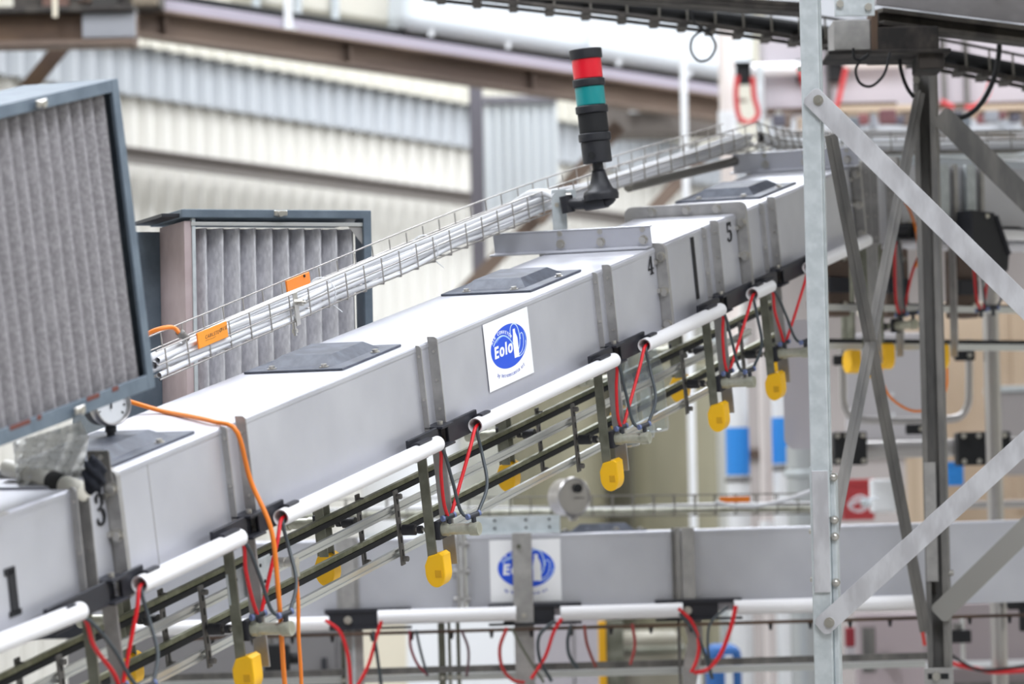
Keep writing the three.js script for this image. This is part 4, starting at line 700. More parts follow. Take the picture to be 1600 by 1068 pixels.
// ---------------------------------------------------------------- the level conveyor behind
const FD = new Frame(at(550, 842, 9.8), at(1500, 815, 9.8).sub(at(550, 842, 9.8)), V(0, 0, 1)), PM = FOCAL / 9.8;
const sx = (px) => (px - 550) / PM;
{
  const H = 0.205;
  const a = thing('duct_section', 'level steel duct section behind the rails, running to the bolted flange', 'duct', FD, [0, 0, 0]);
  ductBody(a, sx(60), sx(714), M.duct, DW, H);
  for (const [p, w, o] of [[524, 8, 0.006], [531, 22, 0.014], [553, 6, 0.006]]) part(a, 'joint_plate', bx(sx(p), sx(p + w), -H, 0.006, 0, o, 0.001), M.plate);
  const f = part(a, 'flange_plate', [bx(sx(712), sx(718), -H, 0.012, 0, 0.024, 0.001), bx(sx(720), sx(726), -H, 0.012, 0, 0.024, 0.001)], M.plate);
  for (const y of [-0.02, -0.09, -0.16]) part(f, 'bolt', [rod(V(sx(706), y, 0.014), V(sx(733), y, 0.014), 0.005), hex(V(sx(707), y, 0.014), V(sx(712), y, 0.014), 0.009), hex(V(sx(726), y, 0.014), V(sx(731), y, 0.014), 0.009)], M.plate);
  const b = thing('duct_section', 'level steel duct section carrying the second emblem sticker behind a strap', 'duct', FD, [0, 0, 0]);
  ductBody(b, sx(728), sx(1640), M.duct, DW, H);
  sticker(b, sx(764), sx(875), -0.171, -0.013);
  for (const [p, w, o] of [[1048, 4, 0.016], [1053, 10, 0.006], [1064, 20, 0.016]]) part(b, 'joint_plate', bx(sx(p), sx(p + w), -H, 0.006, 0, o, 0.001), p === 1048 ? M.darkSteel : M.plate);
  const ap = thing('angle_plate', 'pale steel angle plate standing on the level duct above the sticker', 'plate', FD, [sx(755), 0.001, -0.03]); part(ap, 'web', bx(-0.05, sx(876) - sx(755), 0, 0.046, -0.004, 0, 0.001), M.galv); part(ap, 'foot', bx(-0.05, sx(876) - sx(755), 0, 0.004, 0, 0.03, 0.001), M.galv); for (const x of [0.03, 0.11, 0.17]) for (const y of [0.016, 0.036]) part(ap, 'rivet', rod(V(x, y, 0), V(x, y, 0.002), 0.0035, 8), M.ink);
  const st = thing('duct_strap', 'grey steel strap post standing in front of the second sticker', 'strap', FD, [sx(815), 0, 0.02]); const gl = FD.p(sx(815), 0, 0.02).y;
  part(st, 'strap', ext(rrect(-0.024, 0.024, -0.42, 0.004, [0, 0, 0.006, 0.006]), 0.012, 0.001), M.plate); part(st, 'bolt', hex(V(-0.008, -0.03, 0.012), V(-0.008, -0.03, 0.02), 0.006), M.oliveSteel); part(st, 'leg', bx(-0.024, 0.024, -gl, -0.42, -0.02, 0.012, 0.002), M.plate);
  const st2 = thing('duct_pedestal', 'grey steel leg under the level duct at the riveted joint', 'leg', FD, [sx(548), 0, -0.01]); const gl2 = FD.p(sx(548), 0, 0).y; part(st2, 'post', bx(-0.022, 0.024, -gl2, -H, -0.02, 0.01, 0.002), M.plate); part(st2, 'stiffener', bx(-0.004, 0.004, -gl2, -H - 0.02, 0.01, 0.016, 0.001), M.galv);
  hatchCover('hatch_cover', 'low dark hatch cover beneath the silver gauge on the level duct', FD, sx(875), sx(1012), -0.2, -0.04);
  gauge('pressure_gauge', 'round silver gauge housing standing on the level duct', level(FD.p(sx(897), 0.03, -0.11)), [0, 0, 0], 0.05, 0.05, 33, false, 0.012);
  const tubeY = [-0.212, -0.2, -0.203, -0.2];
  [[205, 512], [588, 803], [872, 1062], [1142, 1437]].forEach(([p, q], k) => conduit(FD, sx(p), sx(q), `white conduit tube on the level duct ${['left of its riveted joint leg', 'under the bolted flange', 'under the silver gauge', 'passing behind the galvanised post'][k].replace('left of', 'ending at')}`, 'conduit tubes of the level conveyor', tubeY[k], 0.042, 0.0185));
  [[541, 505, 640], [815, 760, 905], [1070, 1020, 1155]].forEach(([c, p, q], k) => {
    const o = thing('tube_bracket', `black bracket with a round bolt on the level duct ${['at the riveted joint leg', 'under the second emblem sticker', 'past the silver gauge'][k]}`, 'bracket', FD, [sx(c), 0, 0]);
    part(o, 'arm', bx(sx(p) - sx(c), sx(q) - sx(c), -0.188, -0.176, 0, 0.03, 0.002), M.blackMetal); part(o, 'body', bx(sx(c - 32) - sx(c), sx(c + 48) - sx(c), -0.226, -0.18, 0, 0.026, 0.003), M.blackMetal); part(o, 'bolt', [rod(V(0, -0.205, 0.026), V(0, -0.205, 0.03), 0.0105, 18), hex(V(0, -0.205, 0.03), V(0, -0.205, 0.036), 0.007)], M.bolt); part(o, 'lower_arm', bx(sx(p) - sx(c), sx(q) - sx(c), -0.23, -0.224, 0.0, 0.04, 0.001), M.blackMetal);
  });
  const hk = thing('tube_bracket', 'black bracket with a steel washer behind the low end of the climbing rails', 'bracket', FD, [sx(50), -0.21, 0]); part(hk, 'arm', bx(-0.02, 0.19, -0.022, 0.022, 0.0, 0.02, 0.004), M.blackMetal); part(hk, 'washer', [rod(V(0.01, 0, 0.02), V(0.01, 0, 0.023), 0.011, 18), hex(V(0.01, 0, 0.023), V(0.01, 0, 0.03), 0.006)], M.bolt);
  const tray = thing('drip_rail', 'thin dark slotted rail under the white tubes of the level duct', 'rail', FD, [sx(300), -0.238, 0.02]); part(tray, 'rail', bx(0, sx(1600) - sx(300), -0.006, 0.002, 0, 0.03, 0.001), M.brownDark); for (let p = 330; p < 1600; p += 62) part(tray, 'clip', ext([[-0.006, 0], [0.006, 0], [0.003, -0.016], [-0.003, -0.016]], 0.004).translate(sx(p) - sx(300), -0.006, 0.012), M.black);
  // guide rails and thin posts below
  for (const [y, z, l] of [[-0.34, -0.02, 'thin grey guide rail under the level duct on the free side'], [-0.362, -0.09, 'thin bright guide rail under the level duct further in']]) { const o = thing('guide_rail', l, 'rail', FD, [0, 0, 0]); part(o, 'profile', [bx(sx(200), sx(1445), y - 0.008, y + 0.008, z - 0.006, z + 0.006, 0.001), bx(sx(200), sx(1445), y + 0.004, y + 0.01, z - 0.008, z + 0.008, 0.001)], z < -0.05 ? M.alum : M.darkSteel); }
  [[685, 11], [697, 5], [711, 6], [530, 6]].forEach(([p, w], k) => { const o = thing('hanger_bar', `thin dark hanger bar under the level duct ${['beside the bolted flange, the widest', 'between two other bars below the bolted flange', 'just past the bolted flange', 'beside the riveted joint leg'][k]}`, 'bar', FD, [sx(p), 0, -0.05]); part(o, 'bar', bx(-w / 2 / PM, w / 2 / PM, -0.42, -0.2, -0.004, 0.004, 0.001), M.oliveSteel); part(o, 'end_bolt', hex(V(0, -0.36, 0.004), V(0, -0.36, 0.01), 0.006), M.bolt); });
  const tw = thing('hanger_bar', 'broad bent grey hanger plate under the joint past the silver gauge', 'bar', FD, [sx(1072), 0, 0.0]); part(tw, 'plate', ext([[-0.02, -0.2], [0.03, -0.2], [0.034, -0.3], [0.012, -0.4], [-0.02, -0.42], [-0.016, -0.34], [-0.002, -0.28]], 0.006, 0.001), M.plate); part(tw, 'strap', bx(-0.03, -0.022, -0.42, -0.2, 0, 0.008, 0.001), M.darkSteel);
  const hs = (label, m, pts, r = 0.0045) => { const c = at(...pts[0], 9.68); one('air_hose', label, 'hose', level(c), [0, 0, 0], hose(pts.map(([x, y]) => at(x, y, 9.68).sub(c)), r, 30, 8), m); };
  hs('red hose dropping from the tube end at the riveted joint leg of the level duct', M.red, [[508, 968], [530, 985], [543, 1020], [549, 1080]]);
  hs('red hose from the open tube mouth under the bolted flange section', M.red, [[596, 970], [588, 995], [575, 1040], [555, 1078]]);
  hs('grey hose behind the red one at the riveted joint leg', M.grayHose, [[583, 985], [588, 1015], [597, 1080]]);
  hs('dark red hose hanging into a loop beside the thin hanger bars', std(0x7d2330, 0.5), [[640, 984], [642, 1012], [653, 1038], [668, 1054]], 0.0035);
  hs('dark grey hose hanging straight beside the dark red loop', M.grayHose, [[650, 984], [658, 1020], [668, 1056]], 0.0035);
  hs('thin dark hose curving past the thin hanger bars', std(0x5d4148, 0.5), [[721, 984], [731, 1010], [732, 1032], [729, 1056]], 0.0035);
  hs('red hose bowing out beside the grey strap post', std(0xb0302f, 0.5), [[792, 980], [781, 1012], [786, 1045], [802, 1062], [820, 1066]]);
  hs('olive grey hose slanting under the second emblem sticker', std(0x6a6c60, 0.5), [[800, 982], [820, 1018], [850, 1066]], 0.0035);
  hs('red hose from the open tube mouth under the silver gauge', M.red, [[878, 966], [866, 985], [852, 1025], [830, 1060]]);
  hs('dark hose curling from the open tube mouth under the silver gauge', M.grayHose, [[866, 970], [843, 992], [843, 1028], [862, 1064]]);
  hs('black and yellow hose hanging below the middle tube of the level duct', M.grayHose, [[892, 976], [887, 1000], [890, 1025], [903, 1044]]);
  hs('dull red hose beside the black and yellow one', std(0x8a4038, 0.5), [[913, 976], [917, 1005], [931, 1042]], 0.004);
  hs('dull red hose hanging straight before the bent hanger plate', std(0x9c3f3c, 0.5), [[988, 974], [992, 1008], [985, 1038]], 0.004);
  hs('bright red hose arching over the bent hanger plate', M.red, [[1060, 950], [1080, 970], [1092, 1003], [1089, 1030], [1080, 1050]]);
  hs('dark hose crossing behind the bright red ones', M.grayHose, [[1062, 958], [1085, 985], [1100, 1018], [1113, 1060]]);
  hs('bright red hose swinging from the long tube beside the galvanised post', M.red, [[1150, 946], [1142, 980], [1122, 1028], [1102, 1047], [1084, 1050]], 0.0055);
  hs('thin dark green hose inside the bright red loop', M.grayHose, [[1138, 946], [1110, 974], [1106, 1004], [1109, 1040]], 0.0035);
  hs('short red hose at the end of the long tube beside the dark post', std(0xcc3c34, 0.5), [[1433, 952], [1440, 980], [1445, 1008]], 0.0045);
}
{
  const a = at(430, 813, 10.25), b = at(1300, 802, 10.25);
  wireTray('level wire cable tray behind the silver gauge, full of grey cables', [a, b], 0.1, 0.055, 0.055, 0.002, M.wireDark, V(0, 0, 1));
  for (let k = 0; k < 5; k++) one('cable', 'pale grey cable lying in the level tray behind the silver gauge', 'cable', level(a), [0, 0, 0], hose([0, 0.2, 0.4, 0.6, 0.8, 1].map((t) => a.clone().lerp(b, t).add(V(0, 0.009 + (k % 2) * 0.012 + rnd() * 0.006, -0.015 - k * 0.016)).sub(a)), 0.0075, 50, 8), k % 2 ? M.cable : M.cylGrey, 'pale cables in the level tray');
  const c = at(1118, 785, 10.1); one('cable', 'white cable sagging past the orange tag of the level tray', 'cable', level(c), [0, 0, 0], hose([[1118, 784], [1140, 789], [1180, 790], [1225, 781], [1275, 764]].map(([x, y]) => at(x, y, 10.12).sub(c)), 0.0055, 40, 8), M.cable);
  const t = thing('cable_tag', 'orange tag on the level tray behind the silver gauge', 'tag', level(at(1148, 780, 10.14)), [0, 0, 0]); part(t, 'plate', bx(-0.04, 0.04, -0.008, 0.008, -0.002, 0.002, 0.001), M.orange); part(t, 'tie', rod(V(0, -0.02, -0.003), V(0, 0.01, -0.003), 0.002), M.white);
}

// ---------------------------------------------------------------- things further back
function block(name, label, cat, x0, y0, x1, y1, d, depth, mat, { yaw = 0, r = 0.006, extra, group } = {}) {
  const c = at((x0 + x1) / 2, (y0 + y1) / 2, d), w = mm(x1 - x0, d), h = mm(y1 - y0, d), o = thing(name, label, cat, level(c, yaw), [0, 0, 0], group);
  part(o, 'body', bx(-w / 2, w / 2, -h / 2, h / 2, -depth, 0, r), mat); if (extra) extra(o, w, h); return o;
}
function pipeRun(name, label, cat, pts, d, r, mat, group) { const c = at(...pts[0], d), o = one(name, label, cat, level(c), [0, 0, 0], hose(pts.map(([x, y]) => at(x, y, d).sub(c)), r, 16 * pts.length, 14), mat, group); return o; }
function upright(name, label, cat, px, yTop, d, r, mat, extra) { const c = at(px, yTop, d), o = thing(name, label, cat, level(V(c.x, 0, c.z)), [0, 0, 0]); part(o, 'shaft', lathe([[0, 0], [r, 0], [r, c.y - r * 0.3], [r * 0.8, c.y], [0, c.y]], 32), mat); if (extra) extra(o, c.y); return o; }
const rings = (r, ys, m) => (o, top) => { for (const y of ys) part(o, 'hoop', new THREE.TorusGeometry(r, 0.012, 8, 32).rotateX(Math.PI / 2).translate(0, top - y, 0), m); };
// tall tanks under the climbing duct
upright('tank', 'tall pale storage tank behind the middle hanger', 'tank', 640, 640, 15.2, 0.2, M.white, rings(0.2, [0.1, 0.5], M.galv));
upright('tank', 'tall off-white storage tank beside the first olive tank', 'tank', 752, 600, 15.6, 0.14, std(0xd9d9cf, 0.6), rings(0.14, [0.1], M.galv));
upright('tank', 'broad olive storage tank behind the silver gauge', 'tank', 868, 560, 15.2, 0.19, M.olive, rings(0.19, [0.1, 0.6], M.oliveSteel));
upright('tank', 'dull olive storage tank half hidden between its neighbours', 'tank', 966, 520, 16, 0.13, std(0x545143, 0.6), rings(0.13, [0.1], M.oliveSteel));
upright('tank', 'olive storage tank beside the blue labelled cylinders', 'tank', 1050, 540, 15.2, 0.17, M.olive, rings(0.17, [0.1], M.oliveSteel));
upright('column', 'pale grey round column beyond the olive tanks', 'column', 1122, 420, 16, 0.1, std(0xc7c8c4, 0.6), rings(0.1, [0.3], M.galv));
// cartridges with blue labels, white pipes
for (const [px, y0, l, yb0, yb1] of [[1149, 560, 'white filter cartridge with a broad blue label', 668, 742], [1222, 600, 'white filter cartridge with blue label behind the clear guard', 652, 724]]) upright('filter_cartridge', l, 'cylinder', px, y0, 13, 0.038, M.white, (o, top) => {
  const Y = (py) => at(px, py, 13).y; part(o, 'label_band', lathe([[0.0385, Y(yb1)], [0.04, Y(yb1)], [0.04, Y(yb0)], [0.0385, Y(yb0)]], 28), M.blue, 'blue label');
  part(o, 'base', lathe([[0, Y(800)], [0.03, Y(800)], [0.03, Y(yb1 + 12)], [0.045, Y(yb1 + 10)], [0.045, Y(yb1 + 3)], [0, Y(yb1 + 3)]], 28), M.darkSteel);
});
upright('pipe', 'pinkish white upright pipe between the two blue labelled cartridges', 'pipe', 1189, 385, 12.6, 0.02, std(0xdcd4d2, 0.5), (o, top) => { for (const y of [0.9, 1.5, 2.0]) part(o, 'coupling', rod(V(0, top - y, 0), V(0, top - y - 0.05, 0), 0.027, 20), M.white); });
upright('pipe', 'tall white upright pipe rising past the ladder tray', 'pipe', 1133, 30, 14.5, 0.03, std(0xe3d9d4, 0.5), (o, top) => { part(o, 'coupling', rod(V(0, top - 0.35, 0), V(0, top - 0.45, 0), 0.036, 20), M.white); });
upright('column', 'silver grey column behind the galvanised post', 'column', 1255, 690, 12.2, 0.055, std(0xb9bdbf, 0.4, 0.4), rings(0.055, [0.1], M.galv));
// clear guard hanging beside the galvanised post
{ const c = at(1222, 540, 9.95), s = mm(1, 9.95), o = one('guard_panel', 'hazy clear plastic guard with a rounded corner beside the galvanised post', 'panel', level(c), [0, 0, 0], ext(rrect(0, 62 * s, -162 * s, 40 * s, [0.03, 0, 0, 0]), 0.004), new THREE.MeshPhysicalMaterial({ color: 0xd3d0d6, roughness: 0.5, transmission: 0.35, thickness: 0 })); }
// right middle: machine panels, pipes and clamps
block('machine_shield', 'pale grey machine panel behind the crossed braces', 'panel', 1322, 520, 1444, 692, 11.5, 0.05, std(0xc5c2c6, 0.5, 0.2), { extra: (o, w, h) => { part(o, 'rim', bx(-w / 2, w / 2, -h / 2, -h / 2 + 0.012, 0, 0.012, 0.002), M.stainless); for (const [x, y] of [[0.02, -0.02], [0.022, -0.08]]) part(o, 'rivet', rod(V(x, y, 0), V(x, y, 0.004), 0.006), M.white); } });
block('machine_cabinet', 'large tan machine cabinet behind the upright steel pipe', 'cabinet', 1440, 470, 1760, 820, 13.5, 0.6, M.tan, { extra: (o, w, h) => { part(o, 'door', bx(-w / 2 + 0.32, w / 2 - 0.02, -h / 2 + 0.05, h / 2 - 0.03, 0, 0.01, 0.003), M.tan); part(o, 'handle', bx(-w / 2 + 0.34, -w / 2 + 0.36, -0.05, 0.05, 0.01, 0.03, 0.004), M.darkSteel); } });
block('machine_cabinet', 'dull grey machine cabinet set before the tan cabinet', 'cabinet', 1560, 610, 1760, 740, 13, 0.3, std(0xa19c9c, 0.6), { extra: (o, w, h) => part(o, 'lid', bx(-w / 2 - 0.01, w / 2 + 0.01, h / 2, h / 2 + 0.02, -0.3, 0.01, 0.002), M.galv) });
upright('pipe', 'thick upright stainless pipe in front of the tan cabinet', 'pipe', 1545, 395, 10.7, 0.0225, M.stainless, (o, top) => part(o, 'foot', rod(V(0, 0, 0), V(0, 0.02, 0), 0.06, 24), M.stainless));
pipeRun('pipe', 'stainless pipe bent into a wide U below the yellow caps', 'pipe', [[1316, 540], [1317, 600], [1319, 632], [1330, 650], [1350, 655], [1480, 655], [1500, 650], [1512, 632], [1514, 600], [1514, 530]], 10.8, 0.011, M.stainless);
pipeRun('pipe', 'fat horizontal stainless pipe gripped by two black clamp blocks', 'pipe', [[1310, 704], [1420, 701], [1540, 697], [1720, 692]], 11, 0.026, M.stainless);
for (const [x0, x1, l] of [[1303, 1355, 'black four-bolt clamp block beside the galvanised post'], [1496, 1580, 'black four-bolt clamp block beside the upright stainless pipe']]) block('pipe_clamp', l, 'clamp', x0, 674, x1, 726, 10.9, 0.09, M.blackRubber, { extra: (o, w, h) => { for (const x of [-0.38, -0.1, 0.38]) for (const y of [-0.38, 0.38]) part(o, 'bolt', rod(V(x * w, y * h, 0), V(x * w, y * h, 0.008), 0.007, 12), M.bolt); } });
for (const [x, y, l] of [[1318, 562, 'small black pipe clip at the left arm of the U pipe'], [1508, 555, 'small black pipe clip on the rising arm of the U pipe'], [1432, 670, 'small black knob under the U pipe']]) block('pipe_clip', l.replace('left arm', 'falling arm'), 'clip', x - 16, y - 8, x + 16, y + 8, 10.7, 0.03, M.blackRubber, { extra: (o) => part(o, 'screw', rod(V(0.012, 0, 0), V(0.012, 0, 0.012), 0.006), M.bolt) });
block('red_crate', 'red box on the floor machine behind the crossed braces', 'box', 1318, 748, 1366, 812, 12.2, 0.2, M.redBox, { extra: (o, w, h) => part(o, 'rim', bx(-w / 2 - 0.004, w / 2 + 0.004, h / 2 - 0.02, h / 2, -0.2, 0.004, 0.002), M.redBox) });
block('junction_box', 'white plastic junction box beside the red box', 'box', 1362, 748, 1400, 800, 11.6, 0.08, M.white, { extra: (o, w, h) => { part(o, 'cover', bx(-w / 2 + 0.008, w / 2 - 0.008, -h / 2 + 0.008, h / 2 - 0.008, 0, 0.006, 0.002), M.white); part(o, 'gland', rod(V(-w / 2 - 0.03, -0.02, -0.03), V(-w / 2, -0.02, -0.03), 0.012), M.galv); } });
block('blue_box', 'small bright blue box beside the dark post', 'box', 1480, 722, 1506, 758, 11.8, 0.08, M.blue, { extra: (o, w, h) => part(o, 'lip', bx(-w / 2 - 0.003, w / 2 + 0.003, h / 2 - 0.01, h / 2 + 0.002, -0.08, 0.003, 0.001), M.blue) });
pipeRun('tube_loop', 'clear curled tubing in front of the red box', 'tube', [[1325, 790], [1335, 778], [1350, 776], [1356, 790], [1342, 798], [1328, 792], [1338, 784], [1372, 776]], 11.5, 0.005, M.glassy);
pipeRun('handrail', 'bright horizontal rail past the upright stainless pipe', 'rail', [[1480, 790], [1540, 788], [1720, 785]], 12, 0.012, M.stainless);
// below the level duct
block('machine_cabinet', 'dark grey machine cabinet under the low end of the level duct', 'cabinet', 105, 972, 546, 1120, 11.2, 0.4, std(0x6d6b6c, 0.6, 0.1), { extra: (o, w, h) => { part(o, 'door', bx(-w / 2 + 0.3, w / 2 - 0.04, -h / 2 + 0.02, h / 2 - 0.03, 0, 0.008, 0.002), std(0x737172, 0.6, 0.1)); part(o, 'handle', bx(w / 2 - 0.08, w / 2 - 0.065, -0.03, 0.03, 0.008, 0.03, 0.003), M.black); } });
block('valve_block', 'black valve block with side knobs under the level duct', 'valve', 412, 1006, 452, 1052, 10.4, 0.06, M.blackRubber, { extra: (o, w, h) => { part(o, 'knob', rod(V(w / 2, 0.0, -0.03), V(w / 2 + 0.025, 0.0, -0.03), 0.016, 14), M.blackRubber); for (const x of [-0.018, 0.012]) part(o, 'port', rod(V(x, h / 2, -0.03), V(x, h / 2 + 0.03, -0.03), 0.009, 12), M.darkSteel); } });
block('wall_panel', 'cream wall panel seen below the level duct', 'panel', 556, 960, 735, 1120, 14, 0.06, M.beige, { extra: (o, w, h) => part(o, 'edge', bx(w / 2 - 0.02, w / 2, -h / 2, h / 2, 0, 0.01, 0.002), M.white) });
block('wall_panel', 'white wall panel beside the cream one below the level duct', 'panel', 636, 950, 806, 1120, 13.6, 0.06, M.white, { extra: (o, w, h) => part(o, 'edge', bx(-w / 2, -w / 2 + 0.02, -h / 2, h / 2, 0, 0.01, 0.002), M.white) });
block('machine_cabinet', 'grey steel cabinet between strap post and yellow bar', 'cabinet', 828, 960, 944, 1120, 12.5, 0.4, M.greyMauve, { extra: (o, w, h) => part(o, 'seam', bx(0.02, 0.026, -h / 2, h / 2, 0, 0.004, 0.001), M.darkSteel) });
block('yellow_bar', 'narrow yellow edged olive bar below the level duct', 'bar', 936, 970, 948, 1110, 11, 0.04, M.yellowDark, { r: 0.003, extra: (o, w, h) => part(o, 'web', bx(w / 2, w / 2 + 0.05, -h / 2, h / 2, -0.02, -0.01, 0.002), M.oliveSteel) });
upright('tank', 'rounded olive grey drum below the level duct joint', 'tank', 1010, 985, 12.8, 0.12, std(0x8b8779, 0.5, 0.2), rings(0.12, [0.06], M.oliveSteel));
block('blue_bag', 'crumpled blue sack with a white stripe beside the bent hanger plate', 'sack', 1106, 1008, 1160, 1110, 11.6, 0.2, std(0x2d64a8, 0.7), { r: 0.03, extra: (o, w, h) => part(o, 'stripe', bx(0.0, 0.024, -h / 2, h / 2 - 0.03, 0.0, 0.004, 0.002), M.white) });
for (const [x0, x1, l, c] of [[1128, 1170, 'pale panel strip behind the blue sack', 0xcfd3d2], [1215, 1250, 'light grey upright panel beside the galvanised post', 0xb6bdc4], [1250, 1285, 'dark grey upright panel behind the galvanised post', 0x6f7276]]) block('upright_panel', l, 'panel', x0, 950, x1, 1120, 13, 0.05, std(c, 0.5, 0.1), { extra: (o, w, h) => part(o, 'rib', bx(-w / 2, -w / 2 + 0.01, -h / 2, h / 2, 0, 0.01, 0.002), M.galv) });
block('machine_guard', 'mauve grey machine guard beneath the long white tube', 'panel', 1340, 958, 1446, 1120, 12, 0.1, std(0xb5a8ac, 0.5, 0.2), { extra: (o, w, h) => { part(o, 'slot', bx(-0.09, -0.05, -0.02, 0.12, 0, 0.004, 0.002), M.darkSteel); part(o, 'knob', rod(V(-0.02, 0.02, 0), V(-0.02, 0.02, 0.04), 0.02, 16), M.darkSteel); } });
block('red_marker_board', 'deep red upright strip beside the galvanised post foot', 'panel', 1322, 980, 1336, 1010, 11.6, 0.05, std(0x8c2732, 0.6), { r: 0.003, extra: (o, w, h) => part(o, 'grey_base', bx(-w / 2, w / 2, -h / 2 - 0.03, -h / 2, -0.05, 0, 0.002), M.greyMauve) });
block('machine_guard', 'mauve grey guard wall behind the dark post foot', 'panel', 1440, 940, 1760, 1120, 12.4, 0.1, std(0xa69c9f, 0.5, 0.2), { extra: (o, w, h) => { part(o, 'ledge', bx(-w / 2, w / 2, -0.02, 0.0, 0, 0.03, 0.002), M.white); part(o, 'ledge', bx(-w / 2, w / 2, -0.09, -0.07, 0, 0.02, 0.002), M.darkSteel); } });
block('valve_block', 'small black valve block beside the dark post foot', 'valve', 1486, 984, 1518, 1004, 10.8, 0.04, M.blackRubber, { r: 0.003, extra: (o, w, h) => { part(o, 'stem', rod(V(0.006, -0.08, -0.02), V(0.006, 0.05, -0.02), 0.006), M.alum); part(o, 'ear', bx(-0.02, 0.0, h / 2, h / 2 + 0.02, -0.03, -0.01, 0.003), M.darkSteel); } });
block('lever', 'black lever plate with a silver pivot at the tan cabinet', 'lever', 1573, 884, 1612, 952, 10.6, 0.03, M.blackRubber, { r: 0.01, extra: (o, w, h) => { part(o, 'pivot', rod(V(-0.01, h / 2 - 0.03, 0), V(-0.01, h / 2 - 0.03, 0.01), 0.011, 16), M.bolt); part(o, 'tail', bx(0.0, 0.05, -h / 2 - 0.06, -h / 2 + 0.02, -0.03, 0, 0.005), M.blackRubber); } });
pipeRun('air_hose', 'bright red hose pair trailing from the dark post foot', 'hose', [[1484, 1035], [1505, 1040], [1525, 1044], [1550, 1049], [1620, 1046]], 10.6, 0.006, M.red);
pipeRun('air_hose', 'thin black hose twisting over the red one at the dark post foot', 'hose', [[1480, 1018], [1500, 1032], [1530, 1046], [1570, 1044], [1625, 1036]], 10.55, 0.0045, M.blackRubber);
